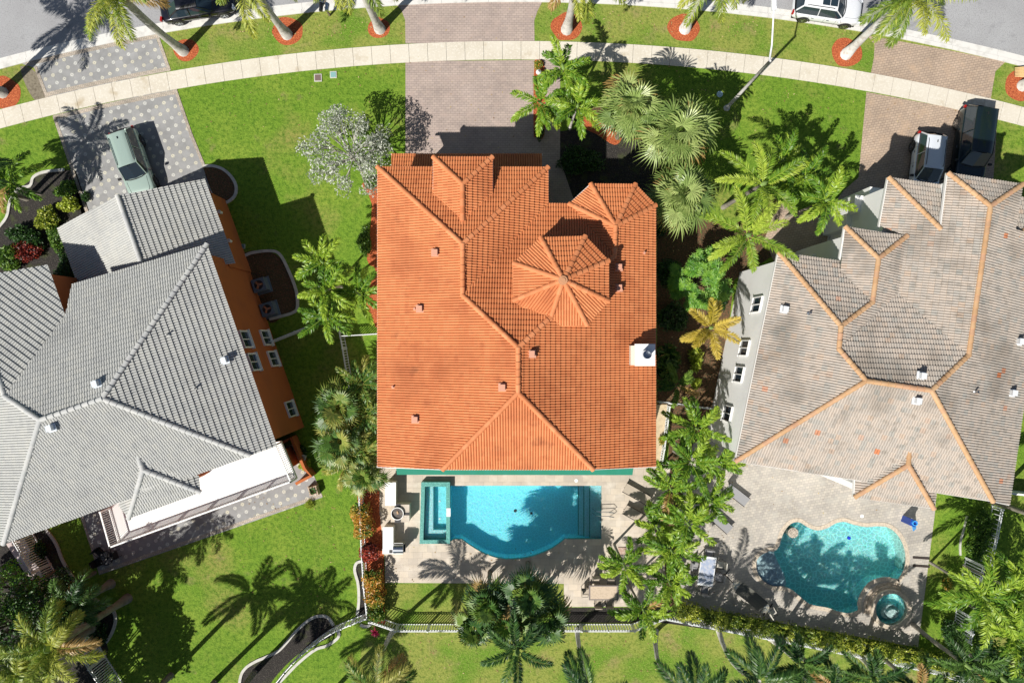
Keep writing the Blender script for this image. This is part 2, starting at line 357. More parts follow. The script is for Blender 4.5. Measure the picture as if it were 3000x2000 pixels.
def band(name, r0, r1, z, m, x0=XA, x1=XB):
    a = arc(r0, x0, x1, 90); b = arc(r1, x0, x1, 90); mb = MB(); n = len(a)
    mb.add([(*P(*q)[:2], z) for q in a]+[(*P(*q)[:2], z) for q in b], [(i, i+1, n+i+1, n+i) for i in range(n-1)])
    return solo(name, mb, m, kind='structure')
band('road', RG+28, RG+420, .008, asphalt)
band('lawn_verge', 5806, RG-2, .004, dry)
far = band('far_lawn', RG+450, RG+1300, .006, lawn)
# gutter panels with joints, slightly dished kerb
def panels(name, r0, r1, z0, z1, m, step, x0, x1, gap=.012):
    mb = MB(); th0 = math.asin((x0-CX)/r0); th1 = math.asin((x1-CX)/r0); n = int((th1-th0)*r0/step)
    for i in range(n):
        a = th0+(th1-th0)*i/n+gap/2/130; b = th0+(th1-th0)*(i+1)/n-gap/2/130
        q = []
        for r, t in ((r0, a), (r0, b), (r1, b), (r1, a)):
            q.append(P(CX+r*math.sin(t), CY-r*math.cos(t)))
        mb.prism([(v.x, v.y) for v in q], z0, z1, random.random())
    return solo(name, mb, m, kind='structure')
random.seed(3)
panels('kerb', RG-2, RG+10, 0, .07, kerbc, 133, -700, 3700)
panels('gutter', RG+10, RG+29, 0, .03, kerbc, 133, -700, 3700)
band('joint_bed', 5750, 5803, .010, dark_m)
panels('pavement', 5750, 5803.5, 0, .045, concrete, 54, -700, 3700, .02)

# driveways
z = .014
sheet('driveway_grey', [(65, 188), (110, 202), (140, 288), (495, 206), (459, 118), (480, 102), (460, 96), (300, 125), (100, 172)], z, hexp)
sheet('driveway_grey_lower', [(157, 338), (510, 259), (560, 400), (593, 485), (650, 640), (270, 760), (207, 488)], z, hexp)
for nm, ln in (('left', [(104, 196), (140, 288)]), ('left_low', [(159, 340), (210, 490), (262, 640)]), ('right', [(463, 112), (497, 208)]), ('right_low', [(513, 260), (560, 395), (598, 487)])):
    mb = MB(); mb.strip([P(*q) for q in ln], -.10, .10, .0, .03); solo('driveway_border', mb, border_m, kind='structure')
for r in (5812, 5742):
    mb = MB(); x0, x1 = (140, 496) if r == 5812 else (158, 512)
    mb.strip([P(*q) for q in arc(r, x0, x1, 14)], -.14, .14, 0, .024); solo('driveway_border', mb, border_m, kind='structure')
mb = MB(); mb.strip([P(*q) for q in arc(RG-8, 75, 470, 14)], -.12, .12, 0, .026); solo('driveway_border', mb, border_m, kind='structure')
sheet('driveway_rose', [(1155, 8), (1176, 30), (1187, 60), (1188, 128), (1566, 124), (1565, 62), (1575, 32), (1590, 4)], z, brick_main)
sheet('driveway_rose_lower', [(1188, 180), (1641, 176), (1641, 470), (1700, 640), (1300, 640), (1188, 500)], z, brick_main)
sheet('driveway_tan', [(2540, 104), (2562, 132), (2560, 170), (2549, 226), (2902, 292), (2916, 210), (2945, 182), (2800, 152)], z, brick_tan)
sheet('driveway_tan_lower', [(2538, 270), (2915, 341), (2921, 352), (2905, 600), (2490, 640), (2440, 600), (2470, 560), (2515, 520), (2522, 440)], z, brick_tan)
sheet('entry_path', [(2290, 560), (2330, 620), (2440, 640), (2490, 600), (2640, 640), (2500, 800), (2280, 800), (2240, 700)], .010, brick_tan)
# mulch strip beside the rose driveway
sheet('mulch_strip', smooth_line([(1566, 180), (1592, 180), (1597, 250), (1595, 395), (1570, 402), (1563, 380)], 3, True), .020, mulch_red)
sheet('mulch_bed', smooth_line([(1641, 330), (1700, 320), (1760, 310), (1830, 400), (1900, 470), (1925, 600), (1925, 1190), (2110, 1190), (2150, 820), (2280, 740), (2340, 640), (2290, 560), (2150, 660), (2050, 640), (1960, 520), (1900, 430), (1800, 330)], 1, True)
      , .006, mulch_brown)
sheet('mulch_bed', [(1641, 385), (1740, 370), (1905, 420), (1935, 700), (1700, 650), (1600, 600), (1641, 560)], .009, mulch_dark)
sheet('mulch_bed', smooth_line([(1700, 335), (1740, 328), (1775, 355), (1820, 400), (1800, 425), (1750, 395), (1712, 375)], 4, True), .012, mulch_red)
sheet('mulch_bed', smooth_line([(1060, 540), (1120, 530), (1150, 700), (1150, 960), (1098, 955), (1075, 900), (1065, 880), (1100, 790), (1075, 760), (1090, 600)], 3, True), .008, mulch_red)
# round red mulch beds round the street palms
TB = [(8, 272, 52), (545, 147, 36), (842, 92, 46), (1110, 83, 34), (1660, 80, 46), (2004, 82, 46), (2480, 154, 46), (2992, 250, 50)]
for i, (x, y, r) in enumerate(TB):
    random.seed(i+5)
    sheet('mulch_ring', smooth_line([(x+r*(1+random.uniform(-.08, .08))*math.cos(a*math.pi/6), y+r*(.9+random.uniform(-.08, .08))*math.sin(a*math.pi/6)) for a in range(12)], 3, True), .010, mulch_red)
sheet('bare_soil', smooth_line([(60, 195), (108, 215), (135, 285), (110, 300), (80, 260)], 3, True), .010, mat('bare_soil', (.22, .19, .14), .95, coord='World', noise=[(6, 5, (.12, .1, .07), .45, .7)]))

# patios
holed('patio', [(1112, 1360), (1965, 1360), (1950, 1480), (1945, 1775), (1652, 1777), (1652, 1709), (1128, 1706), (1128, 1640), (1112, 1500)], [POOL1, SPA1], .012, trav)
sheet('side_path', [(1922, 1185), (1958, 1185), (1940, 1362), (1922, 1362)], .010, mat('tan_path', (.55, .45, .3), .9, coord='World', noise=[(4, 4, (.45, .36, .24), .45, .7)]))
holed('patio', [(2075, 1270), (2200, 1270), (2745, 1400), (2739, 1500), (2689, 1895), (1995, 1772), (1990, 1500), (2030, 1300)], [POOL2, SPA2], .012, trav2)
sheet('patio', [(232, 1500), (291, 1683), (945, 1456), (932, 1420), (905, 1360), (860, 1300), (400, 1450)], .012, hexp)
mb = MB(); mb.strip([P(*q) for q in [(235, 1510), (291, 1680), (945, 1453)]], .0, .2, 0, .022); solo('patio_border', mb, border_m, kind='structure')
sheet('dry_lawn', [(1128, 1709), (1652, 1711), (1652, 1779), (1940, 1779), (1960, 1800), (2300, 1865), (2900, 2000), (2900, 2300), (1000, 2300), (1060, 1900), (1085, 1818), (1110, 1760)], .004, dry)
sheet('mulch_bed', [(1625, 1779), (1935, 1779), (1960, 1786), (2300, 1846), (2690, 1900), (2690, 1925), (2280, 1872), (1935, 1822), (1625, 1822)], .010, mulch_dark)
sheet('mulch_bed', [(1040, 1400), (1112, 1400), (1125, 1640), (1130, 1830), (1083, 1812), (1052, 1500)], .008, mulch_red)
sheet('mulch_bed', [(1965, 1190), (2090, 1190), (2075, 1280), (1990, 1480), (1990, 1775), (1945, 1775), (1950, 1480)], .009, mulch_brown)

# beds with pale concrete edging
def bed(px, soil, closed=True, n=5, w=.09, sheet_px=None, label=None, cl=True):
    ln = smooth_line(px, n, closed)
    if soil: sheet('planting_bed', sheet_px or ln, .014, soil)
    mb = MB(); mb.strip([P(*q) for q in ln], -w, w, 0, .10, closed=closed)
    solo('bed_edging', mb, edgec, label, 'edging')
bed([(597, 488), (625, 487), (655, 497), (680, 520), (693, 548), (688, 575), (668, 592), (650, 596)], mulch_brown, False, label='curved pale concrete edging round the small bed below the grey driveway', sheet_px=smooth_line([(597, 488), (655, 497), (693, 548), (668, 592), (640, 600)], 4, True))
bed([(705, 758), (735, 742), (790, 735), (820, 745), (845, 790), (868, 850), (872, 900), (860, 915), (830, 925), (790, 935)], mulch_brown, False, label='pale edging looping round the two air conditioners', sheet_px=smooth_line([(705, 758), (790, 738), (845, 790), (870, 890), (830, 925), (780, 935)], 4, True))
bed([(135, 1548), (165, 1590), (185, 1640), (215, 1690), (245, 1735), (290, 1760), (325, 1775), (340, 1810), (330, 1850), (312, 1880)], mulch_dark, False, label='long sinuous edging under the bottom left trees', sheet_px=[(60, 1560), (135, 1548), (165, 1590), (185, 1640), (215, 1690), (245, 1735), (290, 1760), (325, 1775), (340, 1810), (330, 1850), (312, 1880), (318, 1900), (300, 2010), (-300, 2100), (-300, 1560)])
bed([(985, 1833), (993, 1862), (960, 1888), (925, 1900), (880, 1935), (840, 1975), (800, 2020), (760, 2080)], None, False, label='lower edging line below the curved white fence')
bed([(978, 1830), (960, 1806), (930, 1803), (900, 1818), (865, 1850), (840, 1880), (815, 1905), (780, 1922), (750, 1935), (720, 1955), (705, 1985), (700, 2050)], mulch_dark, False, label='hooped pale edging of the dark mulch bed at the bottom', sheet_px=smooth_line([(978, 1830), (960, 1806), (930, 1803), (865, 1850), (815, 1905), (750, 1935), (705, 1985), (700, 2080), (750, 2080), (800, 1990), (880, 1910), (975, 1860)], 4, True))
bed([(1062, 1642), (1045, 1648), (1040, 1670), (1050, 1710), (1052, 1760), (1047, 1800)], mulch_dark, False, label='short edging beside the croton hedge', sheet_px=[(1062, 1642), (1045, 1648), (1040, 1670), (1050, 1710), (1052, 1760), (1047, 1806), (1083, 1812), (1070, 1700)])
bed([(1056, 1828), (1075, 1833), (1095, 1820)], None, False, label='tiny hooked edging where the fences meet')
bed([(0, 665), (22, 635), (32, 590), (55, 555), (90, 545), (100, 520), (130, 505), (190, 498)], mulch_dark, False, label='pale curved edging of the front bed at the left border', sheet_px=[(-60, 700), (0, 665), (22, 635), (32, 590), (55, 555), (100, 520), (130, 505), (190, 498), (222, 500), (262, 620), (230, 830), (200, 990), (-60, 990)])
bed([(2832, 1510), (2822, 1550), (2812, 1590), (2812, 1625)], None, False, w=.05, label='faint edging line beside the right house')

# ---------------- tiled roofs ----------------
def clip_poly(poly, a, b):
    out = []; n = len(poly)
    def sd(p): return (b[0]-a[0])*(p[1]-a[1])-(b[1]-a[1])*(p[0]-a[0])
    for i in range(n):
        p, q = poly[i], poly[(i+1) % n]; s1, s2 = sd(p), sd(q)
        if s1 >= 0: out.append(p)
        if (s1 >= 0) != (s2 >= 0):
            t = s1/(s1-s2); out.append((p[0]+(q[0]-p[0])*t, p[1]+(q[1]-p[1])*t))
    return out
PROF = [(0, -.040), (.15, .018), (.5, .040), (.85, .018), (1, -.040)]
def tile_facet(mb, pl, poly, rw=.142, cl=.30, step=.055, rnd=None, base=0.):
    a, b, c = pl; g = math.hypot(a, b)
    ev = Vector((a/g, b/g, g)).normalized(); eu = Vector((b/g, -a/g, 0)) ; nn = eu.cross(ev)
    if nn.z < 0: eu = -eu; nn = -nn
    O = Vector((0, 0, c))
    uv = [((p-O).dot(eu), (p-O).dot(ev)) for p in poly]
    v00 = min(q[1] for q in uv); u00 = min(q[0] for q in uv)
    tris = tessellate_polygon([[Vector((q[0], q[1], 0)) for q in uv]])
    rr = rnd or random.Random(1)
    tint = {}
    hj = {}
    for t in tris:
        A = [uv[i] for i in t]
        cr = (A[1][0]-A[0][0])*(A[2][1]-A[0][1])-(A[1][1]-A[0][1])*(A[2][0]-A[0][0])
        if abs(cr) < 1e-6: continue
        if cr < 0: A = A[::-1]
        umin, umax = min(q[0] for q in A), max(q[0] for q in A); vmin, vmax = min(q[1] for q in A), max(q[1] for q in A)
        E = [(A[k], A[(k+1) % 3]) for k in range(3)]
        for i in range(int((umin-u00)/rw)-1, int((umax-u00)/rw)+2):
            for j in range(int((vmin-v00)/cl)-1, int((vmax-v00)/cl)+2):
                U0 = u00+i*rw; V0 = v00+j*cl
                cen = (U0+rw/2, V0+cl/2); st = 2; rad = .5*math.hypot(rw, cl)+.01
                for (p, q) in E:
                    L = math.hypot(q[0]-p[0], q[1]-p[1]) or 1
                    d = ((q[0]-p[0])*(cen[1]-p[1])-(q[1]-p[1])*(cen[0]-p[0]))/L
                    if d < -rad: st = 0; break
                    if d < rad: st = min(st, 1)
                if not st: continue
                key = (i//2, j)
                if key not in tint: tint[key] = rr.random(); hj[key] = rr.uniform(-.004, .006)
                tv = tint[key]; hh = hj[key]+base
                for k in range(4):
                    x0, h0 = PROF[k]; x1, h1 = PROF[k+1]
                    u0 = U0+x0*rw; u1 = U0+x1*rw; v1 = V0+cl
                    def hf(u, v): return h0+(h1-h0)*(u-u0)/(u1-u0)+step*(1-(v-V0)/cl)+hh
                    q = [(u0, V0), (u1, V0), (u1, v1), (u0, v1)]
                    if st == 1:
                        for (p_, q_) in E:
                            q = clip_poly(q, p_, q_)
                            if len(q) < 3: break
                        if len(q) < 3: continue
                    pts = [O+eu*u+ev*v+nn*hf(u, v) for u, v in q]
                    mb.add(pts, [tuple(range(len(q)))], tv)
                    if j >= 0:
                        mu = (u0+u1)/2; ok = True
                        if st == 1:
                            for (p, q2) in E:
                                if (q2[0]-p[0])*(V0-p[1])-(q2[1]-p[1])*(mu-p[0]) < 0: ok = False; break
                        if ok:
                            t0 = O+eu*u0+ev*V0; t1 = O+eu*u1+ev*V0
                            mb.add([t0+nn*(h0-.006+hh), t1+nn*(h1-.006+hh), t1+nn*(h1+step+hh), t0+nn*(h0+step+hh)], [(0, 1, 2, 3)], tv)
def caps(mb, p, q, r=.135, seg=.36):
    if q.z < p.z: p, q = q, p
    d = q-p; L = d.length; n = max(1, round(L/seg)); d.normalize()
    side = d.cross(Vector((0, 0, 1))).normalized(); up = side.cross(d)
    K = 8
    for i in range(n):
        a = p+d*(L*i/n-.03); b = p+d*(L*(i+1)/n+.02); tv = random.random(); vs = []
        for (c, rr, lift) in ((a, r*1.06, .035), (b, r*.9, .008)):
            for k in range(K+1):
                an = math.pi*(-.12+1.24*k/K)
                vs.append(c+side*math.cos(an)*rr+up*(math.sin(an)*rr*.85+lift))
        fs = [(k, k+1, K+2+k, K+1+k) for k in range(K)]+[tuple(range(K, -1, -1))]
        mb.add(vs, fs, tv)

def fit_roof(V, facets):
    """V: name -> (px, py, h, fixed). heights are found so that every facet is flat."""
    names = list(V); free = [n for n in names if not V[n][3]]
    z = {n: V[n][2] for n in names}
    def pt(n, zz): k = (HC-zz)/HC; return ((V[n][0]-1500)/PX*k, (1000-V[n][1])/PX*k, zz)
    def res(zv):
        zz = dict(z); zz.update(dict(zip(free, zv))); r = []
        for f in facets.values():
            M = np.array([pt(n, zz[n]) for n in f]); A = np.c_[M[:, :2], np.ones(len(f))]
            s = np.linalg.lstsq(A, M[:, 2], rcond=None)[0]; r += list(A@s-M[:, 2])
            r.append(.6*(math.hypot(s[0], s[1])-.44))
        r += [.04*(a-z[n]) for a, n in zip(zv, free)]
        return np.array(r)
    zv = np.array([z[n] for n in free], float)
    for it in range(25):
        r0 = res(zv); J = np.zeros((len(r0), len(zv)))
        for k in range(len(zv)):
            d = zv.copy(); d[k] += 1e-4; J[:, k] = (res(d)-r0)/1e-4
        dz = np.linalg.lstsq(J, -r0, rcond=None)[0]; zv = zv+dz*.8
        if np.abs(dz).max() < 1e-4: break
    zz = dict(z); zz.update(dict(zip(free, zv)))
    out = {}
    for fn, f in facets.items():
        M = np.array([pt(n, zz[n]) for n in f]); A = np.c_[M[:, :2], np.ones(len(f))]
        out[fn] = tuple(np.linalg.lstsq(A, M[:, 2], rcond=None)[0])
    rr = res(zv); print('roof fit max resid', round(float(np.abs(rr).max()), 3), {n: round(float(zz[n]), 2) for n in names}, {k: round(math.hypot(v[0], v[1]), 2) for k, v in out.items()})
    return zz, out
def ray_plane(px, py, pl):
    d = Vector(((px-1500)/PX, (1000-py)/PX, -HC)); C = Vector((0, 0, HC)); a, b, c = pl
    t = (c-HC)/(d.z-a*d.x-b*d.y); return C+d*t
def make_roof(parent, V, facets, ridges, eaves, tile_m, cap_m, seed, gut=gutter_m, dz=0, name='tiled_roof', capr=.135):
    zz, pls = fit_roof(V, facets); rn = random.Random(seed); random.seed(seed)
    mb = MB(); P3 = {n: P(V[n][0], V[n][1], zz[n]) for n in V}
    for fn, f in facets.items():
        tile_facet(mb, pls[fn], [ray_plane(V[n][0], V[n][1], pls[fn]) for n in f], rnd=rn)
    roof = part(name, mb, tile_m, parent)
    todo = list(ridges)
    while todo:
        grp = [todo.pop(0)]; seen = set(grp[0]); go = True
        while go:
            go = False
            for e in list(todo):
                if seen & set(e): seen |= set(e); grp.append(e); todo.remove(e); go = True
        cb = MB()
        for a, b in grp: caps(cb, P3[a]+Vector((0, 0, .02)), P3[b]+Vector((0, 0, .02)), capr)
        part('ridge_tiles', cb, cap_m, roof)
    gb = MB()
    for a, b in eaves:
        p, q = P3[a], P3[b]; d = (q-p); L = d.length; d.normalize(); s = d.cross(Vector((0, 0, 1))).normalized()
        M = Matrix((d, s, d.cross(s))).transposed()
        gb.box((p+q)/2+Vector((0, 0, -.10)), (L+.08, .09, .16), M=M)
        for k in range(int(L/.285)):        # rolls overhanging the eave read as pale notches
            pass
    part('gutter', gb, gut, roof)
    return P3, pls
terra = [(0, (.60, .205, .075)), (.5, (.62, .22, .08)), (1, (.645, .24, .092))]
tile_terra = mat('terracotta_tile', (1, 1, 1), .75, attr=terra, coord='World', noise=[(.35, 7, (.74, .66, .62), .50, .72), (2.2, 8, (.70, .62, .60), .56, .8), (.8, 9, (.5, .46, .46), .64, .8)])
cap_terra = mat('terracotta_cap', (1, 1, 1), .75, attr=[(0, (.56, .19, .07)), (.5, (.62, .22, .085)), (1, (.68, .26, .11))], coord='World', noise=[(2, 4, (.9, .85, .82), .5, .75)])
tile_grey = mat('grey_concrete_tile', (1, 1, 1), .8, attr=[(0, (.455, .46, .445)), (.5, (.475, .48, .46)), (1, (.50, .50, .47))], coord='World', noise=[(.5, 8, (.84, .84, .85), .5, .75), (3, 8, (.78, .79, .8), .55, .8)])
cap_grey = mat('grey_concrete_cap', (1, 1, 1), .8, attr=[(0, (.46, .47, .46)), (1, (.53, .53, .51))], coord='World', noise=[(1, 4, (.85, .85, .88), .45, .75)])
tile_tan = mat('weathered_tan_tile', (1, 1, 1), .85, attr=[(0, (.375, .36, .325)), (.12, (.42, .38, .335)), (.5, (.455, .40, .345)), (.95, (.49, .42, .355)), (.975, (.48, .385, .305)), (.9975, (.48, .375, .30)), (.9985, (.58, .20, .08))],
    coord='World', noise=[(.45, 7, (.62, .62, .61), .5, .68), (3, 6, (.7, .7, .69), .52, .72)])
cap_tan = mat('orange_tan_cap', (1, 1, 1), .8, attr=[(0, (.50, .30, .155)), (.6, (.55, .35, .19)), (1, (.50, .29, .175))], coord='World', noise=[(1.4, 5, (.8, .77, .72), .45, .75)])

def vent(parent, x, y, h, m, s=.25, hh=.30, rot=0, name='roof_vent'):
    mb = MB(); c = P(x, y, h); mb.box(c+Vector((0, 0, hh/2-.12)), (s, s*1.15, hh), rot); mb.box(c+Vector((0, 0, hh-.10)), (s*1.12, s*1.25, .05), rot)
    mb.box(c+Vector((0, 0, -.02)), (s*1.7, s*1.7, .06), rot)
    part(name, mb, m, parent)
def pipe(parent, x, y, h, m, r=.05, hh=.35):
    mb = MB(); c = P(x, y, h); mb.cyl(c, r, h-.2, h+hh, 10); mb.cyl(c, r*1.9, h-.1, h+.08, 10); part('vent_pipe', mb, m, parent)
def inset(pts, d):
    n = len(pts); A = sum(pts[i].x*pts[(i+1) % n].y-pts[(i+1) % n].x*pts[i].y for i in range(n)); sg = 1 if A > 0 else -1; out = []
    for i in range(n):
        a, b, c = pts[i-1], pts[i], pts[(i+1) % n]
        d1 = (b-a).xy.normalized(); d2 = (c-b).xy.normalized(); n1 = Vector((-d1.y, d1.x))*sg; n2 = Vector((-d2.y, d2.x))*sg
        bs = (n1+n2); k = d/max(.3, 1+n1.dot(n2)); out.append(Vector((b.x+bs.x*k, b.y+bs.y*k, b.z)))
    return out
def wall_block(parent, px, h, ztop, m, ins=.42, name='walls', z0=0):
    mb = MB(); mb.prism([(p.x, p.y) for p in inset(PL(px, h), ins)], z0, ztop); return part(name, mb, m, parent)
def wall_window(parent, a, b, zc, w, hgt, t, m_frame=white, n_out=None, name='window', fr=.09, sill=.22):
    """window on the wall line a-b (world 2D), at fraction t"""
    a = Vector(a[:2]); b = Vector(b[:2]); d = (b-a).normalized(); nn = Vector((d.y, -d.x))
    if n_out is not None and nn.dot(Vector(n_out)) < 0: nn = -nn
    c = a+(b-a)*t; ang = math.atan2(d.y, d.x)
    mb = MB()
    for s in (-1, 1):
        q = c+d*(s*w/2)+nn*.05; mb.box((q.x, q.y, zc), (fr, .14, hgt), ang)
        q = c+nn*.05; mb.box((q.x, q.y, zc+s*hgt/2), (w+fr, .142, fr), ang)
    q = c+nn*.05; mb.box((q.x, q.y, zc), (.05, .12, hgt), ang)
    q = c+nn*.09; mb.box((q.x, q.y, zc-hgt/2-.06), (w+.2, sill, .06), ang)
    f = part(name, mb, m_frame, parent)
    g = MB(); q = c+nn*.02; g.box((q.x, q.y, zc), (w, .04, hgt), ang); part('pane', g, glass_m, f)

# ======== central terracotta house ========
HZ = 7.0
VC = dict(a1=(1107, 490, HZ, 1), a2=(1605, 491, HZ, 1), a3=(1355, 715, 8.9, 0), a4=(1355, 865, 8.9, 0), a5=(1518, 1018, 10.4, 0), a6=(1518, 1150, 10.4, 0),
    a7=(1107, 1367, HZ, 1), a8=(1297, 1374, 8.2, 0), a9=(1737, 1374, 8.2, 0), a10=(1920, 1366, HZ, 1), a11=(1605, 597, 6.8, 0), t0=(1803, 663, 8.1, 0), t2=(1800, 750, 8.1, 0),
    tw=(1668, 598, 6.8, 0), tn1=(1731, 540, HZ, 1), tn2=(1861, 541, HZ, 1), te=(1920, 602, HZ, 1))
FC = dict(W=['a1', 'a3', 'a4', 'a5', 'a6', 'a8', 'a7'], N=['a1', 'a2', 'a3'], E2=['a2', 'a3', 'a4', 'a11'], N2=['a11', 'a4', 'a5', 't2', 'tw'],
    E=['a5', 't2', 't0', 'te', 'a10', 'a9', 'a6'], S=['a6', 'a8', 'a9'], TNW=['tw', 'tn1', 't0'], TN=['tn1', 'tn2', 't0'], TNE=['tn2', 'te', 't0'], TW=['tw', 't0', 't2'])
house = thing('house', 'terracotta tiled two storey house with an octagonal turret roof, behind the rectangular pool', 'house', (.3, .5, 0))
PC, plC = make_roof(house, VC, FC, [('a1', 'a3'), ('a2', 'a3'), ('a3', 'a4'), ('a4', 'a5'), ('a5', 'a6'), ('a6', 'a8'), ('a6', 'a9'), ('a5', 't2'), ('t0', 't2'), ('t0', 'tn1'), ('t0', 'tn2'), ('t0', 'te'), ('t0', 'tw')],
    [('a1', 'a2'), ('a1', 'a7'), ('a7', 'a8'), ('a8', 'a9'), ('a9', 'a10'), ('a10', 'te'), ('te', 'tn2'), ('tn2', 'tn1'), ('tn1', 'tw'), ('tw', 'a11'), ('a11', 'a2')], tile_terra, cap_terra, 11)
# dormer hip on the front slope
VD = dict(d1=(1270, 461, 7.75, 1), d2=(1442, 461, 7.75, 1), d3=(1355, 540, 8.5, 0), d4=(1355, 667, 8.5, 0), d5=(1270, 592, 7.75, 1), d6=(1442, 586, 7.75, 1))
make_roof(house, VD, dict(N=['d1', 'd2', 'd3'], W=['d1', 'd3', 'd4', 'd5'], E=['d2', 'd6', 'd4', 'd3']), [('d1', 'd3'), ('d2', 'd3'), ('d3', 'd4')], [('d1', 'd2'), ('d1', 'd5'), ('d2', 'd6')], tile_terra, cap_terra, 12, name='dormer_roof')
mb = MB(); q = inset(PL([(1270, 461), (1442, 461), (1442, 575), (1270, 575)], 7.75), .3); mb.prism([(p.x, p.y) for p in q], 5, 7.6); part('dormer_wall', mb, stucco_cream, house)
# low front roof over the garage doors
VL = dict(l1=(1147, 452, 3.9, 1), l2=(1588, 452, 3.9, 1), l3=(1588, 520, 4.45, 0), l4=(1147, 520, 4.45, 0))
make_roof(house, VL, dict(N=['l1', 'l2', 'l3', 'l4']), [], [('l1', 'l2')], tile_terra, cap_terra, 13, name='garage_roof')
# octagonal turret
OCT = [(1584, 697), (1714, 693), (1782, 764), (1782, 882), (1719, 951), (1605, 955), (1505, 880), (1505, 771)]
HT = 9.35
oc = dict((f'o{i}', (x, y, HT, 1)) for i, (x, y) in enumerate(OCT)); oc['oa'] = (1650, 820, 10.6, 0)
make_roof(house, oc, dict((f'f{i}', [f'o{i}', f'o{(i+1) % 8}', 'oa']) for i in range(8)), [(f'o{i}', 'oa') for i in range(8)], [(f'o{i}', f'o{(i+1) % 8}') for i in range(8)], tile_terra, cap_terra, 14, gut=cap_terra, name='turret_roof')
mb = MB(); q = inset(PL(OCT, HT), .35); mb.prism([(p.x, p.y) for p in q], 5, HT-.15); part('turret_wall', mb, stucco_cream, house)
mb = MB(); c = P(1650, 820, 10.75); mb.cyl(c, .24, 10.3, 10.56, 12); mb.cyl(c, .14, 10.56, 10.6, 12); part('turret_finial', mb, mat('mortar_cap', (.50, .25, .13), .9, bump=.2), house)
# walls
wall_block(house, [(1107, 490), (1605, 490), (1605, 597), (1668, 597), (1731, 540), (1861, 540), (1920, 602), (1920, 1366), (1107, 1366)], HZ, 6.8, stucco_cream)
wall_block(house, [(1165, 452), (1585, 452), (1585, 520), (1165, 520)], 3.9, 3.75, stucco_cream, name='garage_wall')
mb = MB(); q = inset(PL([(1107, 1200), (1920, 1200), (1920, 1366), (1107, 1366)], HZ), .42)
y0 = min(p.y for p in q); xs = sorted(p.x for p in q)
h8 = PC['a8'].z-.15; x8 = PC['a8'].x; x9 = PC['a9'].x
mb.add([(xs[0], y0, 6.7), (xs[-1], y0, 6.7), (x9, y0, h8), (x8, y0, h8), (xs[0], y0+.2, 6.7), (xs[-1], y0+.2, 6.7), (x9, y0+.2, h8), (x8, y0+.2, h8)], [(0, 1, 2, 3), (4, 7, 6, 5), (0, 3, 7, 4), (1, 5, 6, 2), (3, 2, 6, 7)])
part('gable_wall', mb, stucco_cream, house)
# chimney
mb = MB(); q = [P(1862, 1009, 8.5), P(1918, 1009, 8.5), P(1918, 1070, 8.5), P(1862, 1070, 8.5)]
q2 = inset(q, .08); mb.prism([(p.x, p.y) for p in q2], 6, 8.35); mb.prism([(p.x, p.y) for p in inset(q, -.03)], 8.35, 8.5)
ch = part('chimney', mb, stucco_white, house)
mb = MB(); c = P(1894, 1038, 8.9); mb.ring(c, .19, .23, 8.45, 9.15); mb.disc(c, .2, 8.9, m=0); part('flue', mb, steel, ch)
mb = MB(); q = [P(1846, 1012, 8.0), P(1860, 1012, 8.0), P(1860, 1069, 8.0), P(1846, 1069, 8.0)]; mb.prism([(p.x, p.y) for p in q], 7, 8.25); part('chimney_shoulder', mb, stucco_cream, ch)
vm_t = mat('painted_vent', (.60, .30, .2), .6)
for x, y, pn in ((1275, 740, 'W'), (1230, 904, 'W'), (1472, 1134, 'W'), (1217, 1228, 'W'), (1558, 1036, 'E'), (1813, 783, 'E'), (1813, 843, 'E')):
    q = ray_plane(x, y, plC[pn]); vent(house, x, y, q.z+.12, vm_t)
for x, y, pn in ((1216, 905, 'W'), (1152, 1133, 'W'), (1886, 741, 'E')):
    q = ray_plane(x, y, plC[pn]); pipe(house, x, y, q.z, vm_t, r=.05, hh=.25)
# green awning along the pool side
mb = MB(); a = P(1163, 1390, 2.9); b = P(1853, 1391, 2.9); yb = -7.14+.46
mb.add([(a.x, a.y, 2.9), (b.x, b.y, 2.9), (b.x, yb, 3.9), (a.x, yb, 3.9), (a.x, a.y, 2.75), (b.x, b.y, 2.75), (b.x, yb, 3.75), (a.x, yb, 3.75)], [(0, 1, 2, 3), (4, 7, 6, 5), (0, 4, 5, 1), (1, 5, 6, 2), (0, 3, 7, 4), (3, 2, 6, 7)])
part('awning', mb, green_cloth, house)
# windows and garage doors (seen only from the side)
yw = P(0, 1366, HZ).y+.42
for i, t in enumerate((.12, .3, .5, .7, .88)): wall_window(house, (-7, yw), (7.5, yw), 5.2, 1.4, 1.2, t, n_out=(0, -1))
yg = P(0, 452, 3.9).y-.42
for i in range(2):
    mb = MB(); mb.box((-4.9+i*4.9, yg+.03, 1.15), (3.9, .08, 2.3)); part('garage_door', mb, white, house)

# ======== grey house on the left ========
HLZ = 6.6
VLh = dict(b1=(607, 716, HLZ, 1), b2=(300, 1167, 9.6, 0), b3=(118, 1230, 9.6, 0), b4=(15, 1160, 8.9, 0), b5=(-95, 816, 8.9, 0), b6=(141, 776, HLZ, 1), b7=(193, 925, HLZ, 0), b8=(212, 834, HLZ, 1),
    b9=(733, 1334, 7.2, 0), b10=(812, 1306, HLZ, 1), b11=(12, 1592, 7.2, 0), b12=(-60, 1614, 6.8, 0), b13=(-250, 1010, 6.8, 0))
FL = dict(N=['b8', 'b1', 'b2', 'b3', 'b4', 'b7'], E=['b1', 'b10', 'b9', 'b2'], S=['b3', 'b2', 'b9', 'b11'], W=['b5', 'b4', 'b3', 'b11', 'b12', 'b13'], E3=['b5', 'b6', 'b7', 'b4'])
hl = thing('house', 'grey tiled orange walled house at the left border with a white roof terrace', 'house', P(300, 1100))
